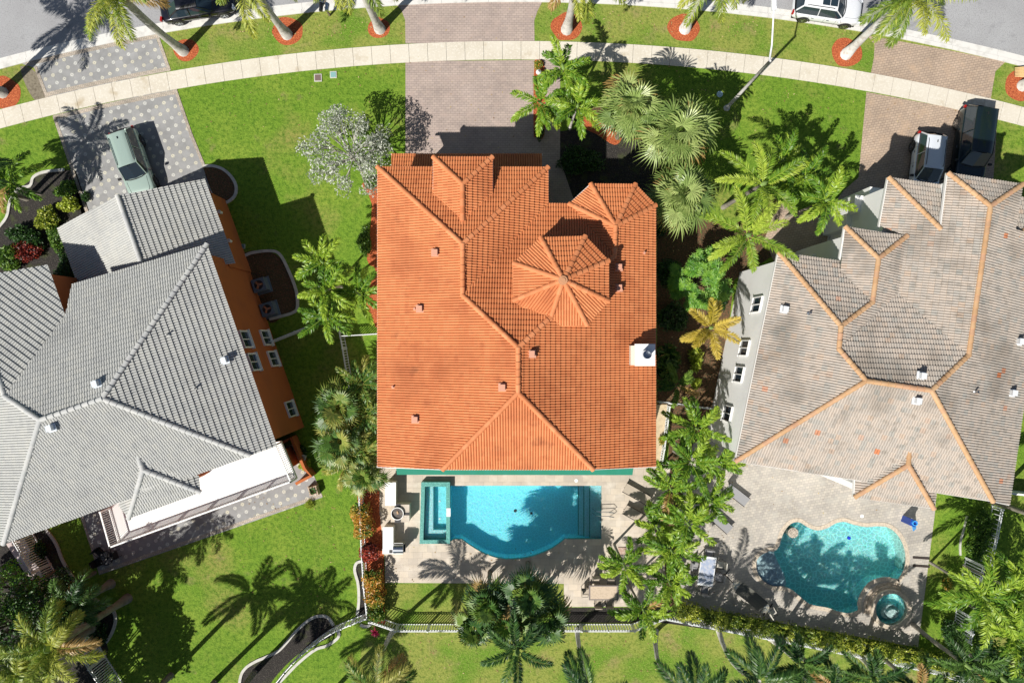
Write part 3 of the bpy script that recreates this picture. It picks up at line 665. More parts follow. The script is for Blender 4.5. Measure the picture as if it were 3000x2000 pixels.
PLH, plL = make_roof(hl, VLh, FL, [('b1', 'b2'), ('b2', 'b3'), ('b3', 'b4'), ('b4', 'b5'), ('b2', 'b9'), ('b3', 'b11')], [], tile_grey, cap_grey, 21)
VLd = dict(d1=(403, 1330, 8.2, 0), d2=(420, 1376, 8.2, 0), d3=(588, 1441, 6.9, 0), d4=(378, 1517, 6.9, 0), d5=(350, 1480, 7.2, 0), d6=(583, 1393, 7.2, 0))
make_roof(hl, VLd, dict(E=['d1', 'd2', 'd3', 'd6'], S=['d2', 'd3', 'd4'], W=['d1', 'd2', 'd4', 'd5']), [('d1', 'd2'), ('d2', 'd3'), ('d2', 'd4')], [], tile_grey, cap_grey, 22, name='dormer_roof')
VG = dict(g1=(170, 667, 3.6, 1), g2=(345, 574, 5.0, 0), g3=(425, 800, 5.0, 0), g6=(240, 860, 3.6, 1), g4=(600, 525, 3.6, 1), g5=(690, 772, 3.6, 1))
PG, plG = make_roof(hl, VG, dict(W=['g1', 'g2', 'g3', 'g6'], E=['g2', 'g4', 'g5', 'g3']), [('g2', 'g3')], [], tile_grey, cap_grey, 23, name='garage_roof')
wall_block(hl, [(141, 776), (188, 925), (222, 900), (222, 834), (607, 716), (812, 1306), (733, 1334), (12, 1592), (-250, 1000), (-180, 870)], HLZ, 6.45, stucco_orange, .38)
wall_block(hl, [(175, 670), (345, 600), (597, 532), (690, 790), (245, 900)], 3.6, 3.5, stucco_orange, .3, name='garage_wall')
mb = MB()
a, b, c_ = PG['g1'], PG['g2'], PG['g4']
s = Vector((.15, -.5, -.25))
mb.add([a+s, b+s-Vector((0, 0, .12)), c_+s, a+s*1.8, b+s*1.8-Vector((0, 0, .12)), c_+s*1.8], [(0, 1, 2), (3, 5, 4), (0, 3, 4, 1), (1, 4, 5, 2)]); part('gable_wall', mb, stucco_orange, hl)
# slim parapet between the wings
mb = MB(); mb.strip([P(165, 815, 3.4), P(232, 832, 3.4)], -.18, .18, 0, 3.4); part('link_wall', mb, stucco_cream, hl)
# terrace deck with balustrade
DZ = 3.4
deck = MB(); dk = PL([(322, 1488), (350, 1590), (869, 1402), (822, 1292), (600, 1330), (360, 1420)], DZ)
deck.prism([(p.x, p.y) for p in dk], DZ-.25, DZ); dko = part('terrace', deck, white, hl)
wall_block(hl, [(330, 1490), (355, 1580), (860, 1398), (815, 1300)], DZ, DZ-.26, stucco_orange, .5, name='terrace_wall')
rb = MB(); bb = MB()
rl = [P(322, 1488, DZ), P(350, 1588, DZ), P(867, 1401, DZ), P(822, 1296, DZ)]
for i in range(3):
    a, b = rl[i], rl[i+1]; d = (b-a); L = d.length; n = int(L/.12); ang = math.atan2(d.y, d.x)
    rb.box((a+b)/2+Vector((0, 0, 1.0)), (L, .08, .06), ang); rb.box((a+b)/2+Vector((0, 0, .1)), (L, .06, .05), ang)
    for k in range(n+1):
        q = a+d*k/n; bb.box(q+Vector((0, 0, .5)), (.03, .03, 1.0), ang)
    for k in range(int(L/1.8)+1):
        q = a+d*(k/max(1, int(L/1.8))); rb.box(q+Vector((0, 0, .52)), (.10, .10, 1.05), ang)
rr_ = part('balustrade', rb, white, dko); part('balusters', bb, white, rr_)
mb = MB(); mb.strip([P(592, 1385, DZ), P(610, 1374, DZ)], -.2, .2, DZ, 6.3); part('terrace_pier', mb, stucco_orange, hl)
# low planter wall at the terrace end
mb = MB(); mb.strip([P(840, 1290), P(866, 1275), P(905, 1365), P(924, 1385), P(880, 1408)], -.09, .09, 0, 1.0); part('planter_wall', mb, stucco_orange, hl)
wl = mat('white_vent', (.62, .68, .74), .4)
for x, y, pn in ((285, 1124, 'N'), (152, 1253, 'S'), (660, 1055, 'E')): vent(hl, x, y, ray_plane(x, y, plL[pn]).z+.12, wl, rot=R(17), hh=.38)
for x, y, pn in ((493, 980, 'E'), (574, 1137, 'E')): pipe(hl, x, y, ray_plane(x, y, plL[pn]).z, tile_grey, hh=.3)
ew = inset([P(607, 716, HLZ), P(812, 1306, HLZ), P(12, 1592, HLZ), P(-200, 900, HLZ)], .38)
for t in (.46, .585): wall_window(hl, ew[0], ew[1], 4.9, 1.0, 1.2, t, n_out=(1, 0))
for t in (.45, .575, .875): wall_window(hl, ew[0], ew[1], 1.5, .95, 1.3, t, n_out=(1, 0))
for x, y in ((645, 622), (673, 706)):
    mb = MB(); c = P(x, y, 2.4); mb.cyl(c, .09, 2.2, 2.55, 10); mb.cyl(c, .12, 2.55, 2.6, 10); part('wall_lamp', mb, white, hl)

# ======== tan house on the right ========
HRZ = 7.2
VR = dict(c1=(2281, 740, HRZ, 1), c2=(2155, 1350, HRZ, 1), J1=(2463, 955, 9.0, 0), J2=(2457, 1022, 9.1, 0), J3=(2537, 1115, 9.8, 0), J4=(2728, 1143, 9.8, 0), J5=(2836, 1040, 9.4, 0), J6=(2900, 604, 9.4, 0),
    c3=(2460, 765, HRZ, 1), c4=(2462, 795, 7.4, 0), c5=(2555, 885, 8.3, 0), K1=(2573, 757, 8.3, 0), c6=(2476, 665, 7.5, 0), c7=(2655, 692, 7.5, 0), c8=(2630, 860, 7.5, 0),
    c10=(2603, 521, HRZ, 1), c11=(2577, 662, HRZ, 1), c12=(2768, 545, HRZ, 1), c13=(2756, 672, 8.4, 0), c14=(2777, 508, 8.4, 0), c15=(2994, 541, 8.3, 0), c16=(2972, 672, 8.2, 0),
    c17=(2907, 1467, 7.3, 0), c18=(2955, 1478, 6.9, 0), c20=(3070, 700, 6.9, 0))
FR = dict(F1=['c1', 'J1', 'J2', 'J3', 'c2'], F2=['c1', 'c3', 'c4', 'c5', 'J1'], F3=['c6', 'K1', 'c5', 'c4'], F4=['c6', 'c7', 'K1'], F5=['K1', 'c7', 'c8', 'J2', 'J1', 'c5'],
    F6=['c8', 'J2', 'J3', 'J4', 'J5'], F7=['c10', 'c13', 'c14', 'J6', 'J5', 'c8', 'c7', 'c11'], F8=['c10', 'c12', 'c13'], F9=['c14', 'c15', 'J6'],
    F10=['J6', 'c15', 'c16', 'c20', 'c18', 'c17', 'J4', 'J5'], F11=['J3', 'J4', 'c17', 'c2'])
hr = thing('house', 'weathered tan tiled white house on the right with orange ridge caps', 'house', P(2600, 1050))
PR, plR = make_roof(hr, VR, FR, [('c1', 'J1'), ('J1', 'J2'), ('J2', 'J3'), ('J3', 'c2'), ('J3', 'J4'), ('J4', 'J5'), ('J5', 'J6'), ('J6', 'c14'), ('J6', 'c15'), ('J4', 'c17'), ('J1', 'c5'), ('c5', 'K1'), ('K1', 'c6'), ('K1', 'c7'), ('c10', 'c13')],
    [('c1', 'c2'), ('c2', 'c17'), ('c18', 'c20'), ('c17', 'c18'), ('c1', 'c3'), ('c3', 'c6'), ('c6', 'c7'), ('c10', 'c11'), ('c10', 'c12'), ('c14', 'c15'), ('c14', 'c13'), ('c15', 'c16')], tile_tan, cap_tan, 31, capr=.135)
VRd = dict(e1=(2663, 1318, 8.1, 0), e2=(2660, 1361, 8.1, 0), e3=(2503, 1455, 7.3, 0), e4=(2734, 1488, 7.3, 0), e5=(2505, 1409, 7.3, 0), e6=(2741, 1448, 7.3, 0))
make_roof(hr, VRd, dict(W=['e1', 'e2', 'e3', 'e5'], S=['e2', 'e3', 'e4'], E=['e1', 'e6', 'e4', 'e2']), [('e1', 'e2'), ('e2', 'e3'), ('e2', 'e4')], [('e3', 'e4'), ('e3', 'e5'), ('e4', 'e6')], tile_tan, cap_tan, 32, name='dormer_roof', capr=.135)
VRn = dict(n1=(2988, 578, 6.9, 1), n2=(3092, 594, 6.9, 1), n3=(2967, 704, 7.9, 0), n4=(2972, 660, 7.6, 0))
make_roof(hr, VRn, dict(N=['n1', 'n2', 'n3', 'n4']), [('n3', 'n2')], [('n1', 'n2')], tile_tan, cap_tan, 33, name='side_roof', capr=.135)
wall_block(hr, [(2281, 740), (2460, 765), (2476, 668), (2577, 680), (2603, 521), (2768, 545), (2994, 560), (3070, 700), (2955, 1478), (2155, 1350)], HRZ, 6.85, stucco_white, .32)
wall_block(hr, [(2777, 508), (2994, 541), (2975, 700), (2757, 680)], 8.3, 8.1, stucco_white, .3, name='upper_wall', z0=6)
wall_block(hr, [(2503, 1405), (2741, 1440), (2734, 1488), (2503, 1455)], 7.3, 7.1, stucco_white, .3, name='bay_wall')
vr = mat('pale_metal_vent', (.66, .68, .7), .35)
for x, y, pn, tt in ((2297, 906, 'F1', vr), (2698, 1100, 'F6', vr), (2684, 1173, 'F11', vr), (2963, 1150, 'F10', vr), (2984, 1000, 'F10', vr)): vent(hr, x, y, ray_plane(x, y, plR[pn]).z+.12, tt, rot=R(-9), hh=.38)
for x, y, pn in ((2368, 917, 'F1'), (2854, 1146, 'F10')): pipe(hr, x, y, ray_plane(x, y, plR[pn]).z, steel, hh=.35)
ww = inset([P(2281, 740, HRZ), P(2155, 1350, HRZ), P(2955, 1478, HRZ), P(3000, 800, HRZ)], .32)
for t, zc in ((.22, 4.6), (.455, 4.0), (.60, 4.0), (.82, 3.4)): wall_window(hr, ww[0], ww[1], zc, .9, 1.5, t, n_out=(-1, 0), fr=.045, sill=.05)

# white porch walls between the wings
mb = MB()
mb.prism([(p.x, p.y) for p in PL([(2484, 617), (2570, 566), (2600, 560), (2585, 680), (2475, 668)], 3.0)], 0, 3.0)
pw = part('porch', mb, stucco_white, hr)
mb = MB()
for (x, y, w_, d_, hh) in ((2515, 596, .5, 1.0, 3.9), (2562, 576, .7, 1.1, 4.0)):
    c = P(x, y, hh); mb.box((c.x, c.y, hh/2), (w_, d_, hh), R(-9))
mb.strip([P(2490, 612, 3.3), P(2510, 600, 3.3)], -.1, .1, 0, 3.3); part('porch_pillar', mb, stucco_white, pw)
mb = MB(); mb.strip([P(2482, 640, 3.0), P(2580, 590, 3.0)], -.04, .04, 3.0, 3.06); part('parapet_trim', mb, stucco_white, pw)
mb = MB(); mb.prism([(p.x, p.y) for p in PL([(2372, 752), (2435, 718), (2452, 762)], 3.2)], 0, 3.2); mb.box((*P(2447, 730, 4)[:2], 2.0), (.9, .9, 4.0), R(-9)); part('entry_arch', mb, stucco_white, hr)

sheet('utility_slab', [(18, 1592), (72, 1575), (128, 1690), (92, 1706)], .018, mat('pinkish_slab', (.55, .45, .42), .9, coord='World', noise=[(3, 4, (.45, .4, .42), .45, .7)]))
# ======== vegetation ========
def leafm(name, lo, mid, hi, trans=.25, rough=.45, sp=.5, dead=None):
    dead = dead or hi
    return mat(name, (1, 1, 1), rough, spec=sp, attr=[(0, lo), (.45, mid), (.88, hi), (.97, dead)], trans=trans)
lf_adon = leafm('bright_palm_leaf', (.03, .09, .008), (.13, .27, .02), (.36, .48, .05), dead=(.42, .28, .10))
lf_royal = leafm('royal_palm_leaf', (.05, .11, .012), (.18, .27, .03), (.42, .44, .07), dead=(.42, .28, .10))
lf_yel = leafm('yellow_palm_leaf', (.25, .24, .03), (.45, .36, .04), (.58, .46, .10))
lf_dark = leafm('dark_palm_leaf', (.012, .045, .012), (.035, .10, .022), (.10, .20, .035), trans=.15, dead=(.42, .28, .10))
lf_fan = leafm('fan_palm_leaf', (.09, .16, .04), (.24, .34, .09), (.45, .53, .19), rough=.4, dead=(.42, .28, .10))
lf_fand = leafm('dark_fan_palm_leaf', (.018, .06, .012), (.05, .13, .022), (.18, .28, .04), trans=.15, dead=(.42, .28, .10))
lf_clump = leafm('clump_palm_leaf', (.03, .08, .02), (.10, .21, .03), (.40, .38, .09), dead=(.42, .28, .10))
lf_silver = leafm('silver_leaf', (.14, .17, .11), (.36, .39, .31), (.60, .62, .55), trans=.1)
lf_tree = leafm('glossy_leaf', (.02, .09, .008), (.10, .27, .025), (.26, .46, .06))
lf_dk = leafm('deep_green_leaf', (.008, .03, .006), (.022, .07, .012), (.06, .14, .02), trans=.12)
lf_hedge = leafm('hedge_leaf', (.05, .10, .010), (.24, .31, .03), (.52, .55, .08))
lf_lime = leafm('lime_leaf', (.18, .26, .02), (.34, .42, .04), (.5, .55, .08))
lf_shrub = leafm('shrub_leaf', (.03, .08, .01), (.08, .18, .02), (.2, .32, .04))
lf_croton = leafm('croton_leaf', (.05, .13, .01), (.20, .26, .03), (.60, .30, .05))
lf_red = leafm('red_leaf', (.05, .008, .008), (.16, .02, .015), (.38, .05, .02), trans=.1)
lf_pink = leafm('pink_leaf', (.5, .02, .10), (.7, .03, .15), (.8, .1, .25))
bark_pale = mat('pale_palm_bark', (.52, .50, .46), .9, noise=[(3, 6, (.32, .30, .27), .45, .7), (12, 4, (.2, .18, .16), .6, .8)])
bark_white = mat('whitened_palm_bark', (.62, .61, .59), .9, noise=[(3, 6, (.42, .36, .32), .45, .7)])
bark_dull = mat('dull_palm_bark', (.24, .22, .18), .9, noise=[(3, 6, (.15, .13, .10), .45, .7)])
bark_brown = mat('brown_bark', (.20, .16, .12), .95, bump=.5, noise=[(5, 6, (.1, .08, .06), .45, .7)])
shaft_m = mat('green_crownshaft', (.22, .33, .10), .5)

def kite(mb, a, d, side, L, w, t, droop=0.):
    m = a+d*(L*.45); tip = a+d*L+Vector((0, 0, -droop*L))
    mb.add([a, m+side*w, tip, m-side*w], [(0, 1, 2, 3)], t)
def feather_frond(mb, c, az, el, L, nl, ll, lw, rn, droop=80, plume=.35, fwd=40, tint=(.2, .8), sag=.35, r0=.12, dry=False):
    az += rn.uniform(-.25, .25); L *= rn.uniform(.85, 1.08); dry = rn.random() < .02
    h = Vector((math.cos(az), math.sin(az), 0)); sd = Vector((-h.y, h.x, 0)); p = Vector(c)+h*r0; N = 14; pts = [p.copy()]; dirs = []
    curve = rn.uniform(-.25, .25)
    for i in range(N):
        t = i/(N-1); e = R(el-droop*t**1.25); hh = (h+sd*curve*t).normalized()
        d = hh*math.cos(e)+Vector((0, 0, math.sin(e))); p = p+d*(L/N); pts.append(p.copy()); dirs.append(d)
    mb.tube(pts, [max(.006, .03*(1-i/N)) for i in range(len(pts))], 4, .75, cap=False)
    ft = rn.uniform(*tint)
    for i in range(nl):
        t = .06+.94*i/(nl-1); f = t*N; k = min(int(f), N-1); q = pts[k].lerp(pts[k+1], f-k); d = dirs[k]
        sv = d.cross(Vector((0, 0, 1))).normalized(); nv = sv.cross(d)
        prof = (math.sin(math.pi*min(1, (.10+.86*t)))**.55)
        for s in (-1, 1):
            a = R(fwd+rn.uniform(-8, 8)+22*t); rise = rn.uniform(-plume, plume)
            ld = (sv*s*math.cos(a)+d*math.sin(a)+nv*rise).normalized()
            l = ll*prof*rn.uniform(.82, 1.08); wv = ld.cross(nv+sv*rn.uniform(-.7, .7)).normalized()
            kite(mb, q, ld, wv, l, lw, 1. if dry else min(.88, max(0, ft+rn.uniform(-.22, .22)+.15*t)), sag)
def trunk_pts(b, c, bend=.0, n=7):
    out = []; s = (c-b).cross(Vector((0, 0, 1))); s = s.normalized() if s.length > .01 else Vector((1, 0, 0))
    for i in range(n):
        t = i/(n-1); xy = b.lerp(c, t**1.4 if bend >= 0 else t**.7); xy.z = b.z+(c.z-b.z)*t; xy += s*abs(bend)*math.sin(math.pi*t); out.append(xy)
    return out
def palm(label, cx, cy, h, base=None, kind='adon', seed=0, L=None, n=None, group=None, lf=None, bend=0, tr=.09, hair=1, name='palm_tree', trunk=True, bark=None):
    rn = random.Random(seed*7+3); c = P(cx, cy, h)
    if base: b = P(base[0], base[1], 0)
    else: b = Vector((c.x+rn.uniform(-.25, .25), c.y+rn.uniform(-.25, .25), 0))
    root = thing(name, label, 'palm tree', b, group)
    mb = MB(); az0 = rn.uniform(0, 6.28)
    if kind == 'adon':
        L = (L or 1.9)*1.06; n = (n or 11)-1
        for i in range(n):
            k = i/(n-1); feather_frond(mb, c, az0+i*2.399, 52-42*k+rn.uniform(-8, 8), L*rn.uniform(.85, 1.1), 46, .44*(L/2)**.5, .045, rn, droop=80, plume=.7, fwd=38, sag=.28)
        m_ = lf or lf_adon
    elif kind == 'royal':
        L = L or 3.2; n = n or 14
        for i in range(n):
            k = i/(n-1); feather_frond(mb, c, az0+i*2.399, 70-85*k+rn.uniform(-8, 8), L*rn.uniform(.85, 1.1), 90, .62, .028, rn, droop=70, plume=.9, fwd=30, sag=.35)
        m_ = lf or lf_royal
    elif kind == 'fox':
        L = L or 2.4; n = n or 10
        for i in range(n):
            k = i/(n-1); feather_frond(mb, c, az0+i*2.399, 55-50*k+rn.uniform(-8, 8), L*rn.uniform(.88, 1.1), 84, .46, .030, rn, droop=62, plume=.7, fwd=32, sag=.12, tint=(.2, .9))
        m_ = lf or lf_royal
    elif kind == 'coco':
        L = L or 3.0; n = n or 12
        for i in range(n):
            k = i/(n-1); feather_frond(mb, c, az0+i*2.399, 60-60*k+rn.uniform(-8, 8), L*rn.uniform(.85, 1.1), 62, .66, .036, rn, droop=75, plume=.2, fwd=35, sag=.4, tint=(.1, .85))
        m_ = lf or lf_dark
    elif kind == 'fan':
        L = L or 1.4; n = n or 30
        for i in range(n):
            k = (i+.5)/n; az = az0+i*2.399; el = R(86-96*k**.9+rn.uniform(-14, 14)); hd = Vector((math.cos(az), math.sin(az), 0))
            d = hd*math.cos(el)+Vector((0, 0, math.sin(el))); pl = L*rn.uniform(.35, .95); hs = c+d*pl
            mb.tube([c, hs], [.02, .012], 4, .8, cap=False)
            e2 = el-R(35); d2 = hd*math.cos(e2)+Vector((0, 0, math.sin(e2))); sv = d2.cross(Vector((0, 0, 1))).normalized(); nv = sv.cross(d2)
            ft = rn.uniform(.15, .85); S = 20; dryf = k > .8 and rn.random() < .25
            for q in range(S):
                a = R(-118+236*q/(S-1)+rn.uniform(-2, 2)); ld = (d2*math.cos(a)+sv*math.sin(a)+nv*(.12+rn.uniform(-.05, .05))).normalized()
                l = L*(.50+.20*math.cos(a))*rn.uniform(.8, 1.12); wv = ld.cross(nv).normalized()
                m1 = hs+ld*l*.5; t1 = m1+ld*l*.35+Vector((0, 0, -.08*L)); t2 = t1+ld*l*.2+Vector((0, 0, -.22*L*hair)); tt = 1. if dryf else min(.88, max(0, ft+rn.uniform(-.15, .15)))
                mb.add([hs, m1+wv*.042, t1, m1-wv*.042], [(0, 1, 2, 3)], tt)
                mb.add([m1+wv*.028, t2, m1-wv*.028, t1], [(0, 1, 2, 3)], min(1, tt+.1))
        m_ = lf or lf_fan
    cr = part('crown', mb, m_, root)
    if trunk:
        tb = MB(); pts = trunk_pts(b, c, bend)
        rad = [tr*(1.7 if kind == 'royal' else 1.35)]+[tr*1.15]*1+[tr]*(len(pts)-3)+[tr*.85]
        if len(rad) < len(pts): rad += [tr*.8]*(len(pts)-len(rad))
        tb.tube(pts, rad[:len(pts)], 10, cap=True); part('trunk', tb, bark or (bark_pale if base else bark_dull), root, smooth=True)
        if kind in ('adon', 'royal', 'fox'):
            sb = MB(); top = pts[-1]; dd = (pts[-1]-pts[-2]).normalized(); sb.tube([top-dd*.1, top+dd*.35, top+dd*.6], [tr*1.0, tr*1.1, .02], 8); part('crownshaft', sb, shaft_m, root, smooth=True)
    return root

def rleaf(mb, c, L, w, rn, up=.3, t=None):
    v = Vector((rn.gauss(0, 1), rn.gauss(0, 1), rn.gauss(0, 1)+up)).normalized(); a = v.cross(Vector((rn.gauss(0, 1), rn.gauss(0, 1), rn.gauss(0, 1)))).normalized()
    b = v.cross(a)  # leaf plane a,b with normal v
    mb.add([c-a*L*.5, c+b*w*.5, c+a*L*.5, c-b*w*.5], [(0, 1, 2, 3)], rn.random() if t is None else t)
def blob_leaves(mb, c, rx, ry, rz, n, L, w, rn, lump=.25, up=.8, low=-.2):
    ph = [rn.uniform(0, 6.28) for _ in range(6)]
    for _ in range(n):
        u = rn.uniform(low, 1); a = rn.uniform(0, 6.28); s = math.sqrt(max(0, 1-u*u)); r = rn.uniform(.75, 1.0)
        r *= 1+lump*(math.sin(3*a+ph[0])*.5+math.sin(5*a+ph[1]+3*u)*.35+math.sin(9*a+ph[2]+7*u)*.25)
        cl = .5+.3*math.sin(7*a+ph[3])*math.cos(6*u+ph[4])
        rleaf(mb, Vector((c.x+rx*s*r*math.cos(a), c.y+ry*s*r*math.sin(a), max(.03, c.z+rz*u*r))), L*rn.uniform(.7, 1.2), w, rn, up, min(1, max(0, cl+rn.uniform(-.35, .35))))
def shrub(label, cx, cy, rx, ry, h, m, seed=0, n=900, L=.13, w=.08, group=None, name='shrub', cat='shrub', rot=0, core=True, lump=.25):
    rn = random.Random(seed+100); c = P(cx, cy, h*.6)
    root = thing(name, label, cat, (c.x, c.y, 0), group)
    mb = MB(); blob_leaves(mb, Vector((0, 0, h*.45)), rx, ry, h*.55, n, L, w, rn, lump)
    cs, sn = math.cos(rot), math.sin(rot); mb.v = [(c.x+x*cs-y*sn, c.y+x*sn+y*cs, z) for x, y, z in mb.v]
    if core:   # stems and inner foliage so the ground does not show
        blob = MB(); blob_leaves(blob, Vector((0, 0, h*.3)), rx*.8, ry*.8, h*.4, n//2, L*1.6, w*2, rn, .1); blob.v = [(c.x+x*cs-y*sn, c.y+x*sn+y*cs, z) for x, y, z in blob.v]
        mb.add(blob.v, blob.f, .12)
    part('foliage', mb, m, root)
    st = MB()
    for k in range(5): a = k*1.26; st.tube([(c.x, c.y, 0), (c.x+math.cos(a)*rx*.4, c.y+math.sin(a)*ry*.4, h*.5)], [.03, .012], 5)
    part('stem', st, bark_brown, root)
    return root
def hedge(label, line_px, w, h, m, seed, dens=420, L=.12, lw=.07, group=None, vary=None, name='hedge'):
    rn = random.Random(seed); pts = PL(line_px, 0); root = thing(name, label, 'hedge', pts[0].lerp(pts[-1], .5), group); mb = MB()
    for i in range(len(pts)-1):
        a, b = pts[i], pts[i+1]; d = b-a; Ln = d.length; d.normalize(); s = Vector((-d.y, d.x, 0))
        for _ in range(int(Ln*dens*w)):
            t = rn.random()*Ln; lump = 1+.18*math.sin(t*2.3+i)+.1*math.sin(t*5.1); u = rn.uniform(-1, 1); zt = h*lump*(1-.25*u*u) if rn.random() < .7 else rn.uniform(0, h)
            if zt < h*.8: u = math.copysign(rn.uniform(.85, 1.05), u)
            tt = .5+.4*math.sin(t*1.7+i*2)*math.sin(t*.9+1)+rn.uniform(-.35, .35)
            rleaf(mb, a+d*t+s*u*w*.5*lump+Vector((0, 0, max(.03, zt+rn.uniform(-.12, .05)))), L*rn.uniform(.7, 1.25), lw, rn, .9, min(1, max(0, tt)))
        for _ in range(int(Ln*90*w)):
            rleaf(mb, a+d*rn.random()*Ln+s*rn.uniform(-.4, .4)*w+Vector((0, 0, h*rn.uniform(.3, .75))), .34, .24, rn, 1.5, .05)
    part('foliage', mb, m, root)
    st = MB()
    for i in range(len(pts)-1):
        a, b = pts[i], pts[i+1]; k = max(1, int((b-a).length/.6))
        for j in range(k): q = a.lerp(b, (j+.5)/k); st.tube([q, q+Vector((0, 0, h*.6))], [.025, .012], 5)
    part('stems', st, bark_brown, root)
    return root
def tree(label, cx, cy, h, rad, m, seed, nb=9, per=170, L=.16, w=.07, base=None, group=None, name='tree', cr=.55, bark=None, thick=.14, flat=.55, star=False):
    rn = random.Random(seed); c = P(cx, cy, h*.75); b = P(*base) if base else Vector((c.x, c.y, 0))
    root = thing(name, label, 'tree', b, group); tb = MB(); lb = MB(); fork = b.lerp(c, .45); fork.z = h*.35
    tb.tube([b, b.lerp(fork, .5)+Vector((.05, 0, 0)), fork], [thick, thick*.8, thick*.7], 8)
    for i in range(nb):
        a = i*2.399+rn.uniform(-.3, .3); r = rad*(.25+.75*math.sqrt((i+.5)/nb)); z = h*(.98-.33*(i/nb))*rn.uniform(.9, 1.05)
        e = Vector((c.x+math.cos(a)*r*.85, c.y+math.sin(a)*r*.85, z)); mid = fork.lerp(e, .5)+Vector((0, 0, .1*h))
        tb.tube([fork, mid, e], [thick*.5, thick*.3, .015], 6)
        for j in range(4):
            e2 = e+Vector((rn.gauss(0, .35), rn.gauss(0, .35), rn.uniform(-.1, .3)))*rad*.35; tb.tube([mid, e2], [.03, .01], 4)
            if star:
                for q in range(per//24):
                    s0 = e2+Vector((rn.gauss(0, .3), rn.gauss(0, .3), rn.uniform(-.3, .1)))*cr; tt = rn.uniform(.3, .9)
                    for k in range(11):
                        an = k*.571+rn.random()*.2; dd = Vector((math.cos(an), math.sin(an), rn.uniform(-.15, .5))).normalized(); kite(lb, s0, dd, Vector((-math.sin(an), math.cos(an), 0)), L*rn.uniform(.8, 1.1), w*.5, min(1, tt+rn.uniform(-.15, .15)), .1)
            else: blob_leaves(lb, e2, cr*rn.uniform(.7, 1.1), cr*rn.uniform(.7, 1.1), cr*flat, per//2, L, w, rn, .3, low=-.8)
    part('trunk', tb, bark or bark_brown, root, smooth=True); part('crown', lb, m, root)
    return root

# --- street palms
G = 'grey trunked royal palms along the street'
SP = [((8, 272), (-285, 130), 'street palm at the left border rooted in the red ring beside bare soil'),
      ((537, 150), (344, -20), 'street palm leaning over the grey driveway apron, next to the black sedan'),
      ((841, 102), (712, -80), 'street palm rooted in the wide red mulch ring right of the black sedan'),
      ((1113, 86), (1038, -98), 'street palm beside the rose driveway and nearest the mailbox'),
      ((1660, 88), (1692, -98), 'street palm just right of the rose driveway, trunk almost upright in view'),
      ((2006, 86), (2106, -98), 'street palm left of the street lamp, with a white trunk'),
      ((2478, 160), (2674, -10), 'long white patched street palm leaning over the road by the tan driveway'),
      ((2995, 252), (3300, 106), 'street palm at the right border with dry yellow sheaths on its ring')]
for i, (b, c, lb) in enumerate(SP):
    palm(lb, c[0], c[1], 7.6, b, 'royal', 40+i, group=G, tr=.23, bark=bark_white if i in (5, 6) else bark_pale, bend=.12)
# --- front garden palms
G = 'slender palms in the gardens'
AD = [(1650, 200, 4.8, (1664, 318), 1.9, 'slender palm in the front garden nearest the pavement'),
      (1585, 302, 4.4, (1633, 356), 1.9, 'slender palm overhanging the rose driveway with its white stem showing'),
      (1692, 312, 4.7, (1669, 378), 1.9, 'slender palm beside the pale fan palms, thick curved white stem'),
      (2420, 588, 5.6, None, 2.0, 'small leafy palm by the white porch of the tan house'),
      (945, 768, 5.0, (1000, 820), 1.9, 'topmost palm of the clump on the lawn left of the terracotta house'),
      (958, 850, 5.2, (1003, 840), 1.9, 'middle palm of the lawn clump, hanging over the lawn'),
      (1052, 862, 4.2, (1040, 850), 1.7, 'palm of the lawn clump that touches the terracotta roof'),
      (955, 925, 5.0, (1005, 860), 1.8, 'lowest palm of the lawn clump, over the white fence corner'),
      (2040, 1254, 4.6, None, 1.9, 'uppermost palm of the row between the two pools, near the white wall'),
      (2026, 1352, 4.8, None, 2.1, 'second palm down the row between the two pools'),
      (1966, 1432, 4.6, None, 1.9, 'palm between the brown loungers and the grey lounger'),
      (2078, 1468, 4.2, None, 1.7, 'right hand palm of the row, beside the grey lounger'),
      (2016, 1532, 4.9, None, 2.0, 'palm in the middle of the row, below the brown loungers'),
      (1968, 1612, 4.7, None, 2.0, 'palm of the row that overhangs the corner of the glass topped table'),
      (1830, 1658, 4.4, None, 1.7, 'palm standing alone above the tiled dining table'),
      (1962, 1706, 4.6, None, 1.7, 'palm of the row between the two dining tables'),
      (1885, 1785, 4.4, None, 1.9, 'lowest palm of the row, over the rear fence'),
      (2292, 470, 4.8, None, 1.9, 'leafy palm at the lawn edge above the feathery palms'),
      (2360, 520, 4.6, None, 1.9, 'leafy palm left of the small porch palm'),
      (2100, 1360, 3.8, None, 1.6, 'low palm near the tan roof corner'),
      (1925, 1545, 3.6, None, 1.5, 'low palm of the row just below the brown loungers'),
      (25, 535, 3.2, None, 2.1, 'low leafy palm on the front lawn at the left border'),
      (2882, 1748, 5.4, None, 2.7, 'large arching palm over the side fence at the lower right'),
      (2985, 1735, 5.0, None, 2.3, 'arching palm cut by the right border, beside the large one'),
      (2968, 1860, 5.0, None, 2.4, 'bright palm below the large arching one near the right border')]
for i, (x, y, h, b, L, lb) in enumerate(AD):
    palm(lb, x, y, h, b, 'adon', 70+i, L=L, group=G, tr=.075, n=13 if L > 2.2 else 11)
G = 'pale green fan palms by the front door'
for i, (x, y, h, L, lb) in enumerate([(1847, 322, 5.4, 1.5, 'pale fan palm nearest the slender front palms'), (1980, 392, 6.0, 1.65, 'pale fan palm, right hand and largest of the three'), (1993, 575, 5.6, 1.5, 'pale fan palm beside the octagonal bay roof')]):
    palm(lb, x, y, h, None, 'fan', 120+i, L=L*1.08, n=34, group=G, tr=.14, bark=bark_brown)
G = 'feathery palms left of the tan house'
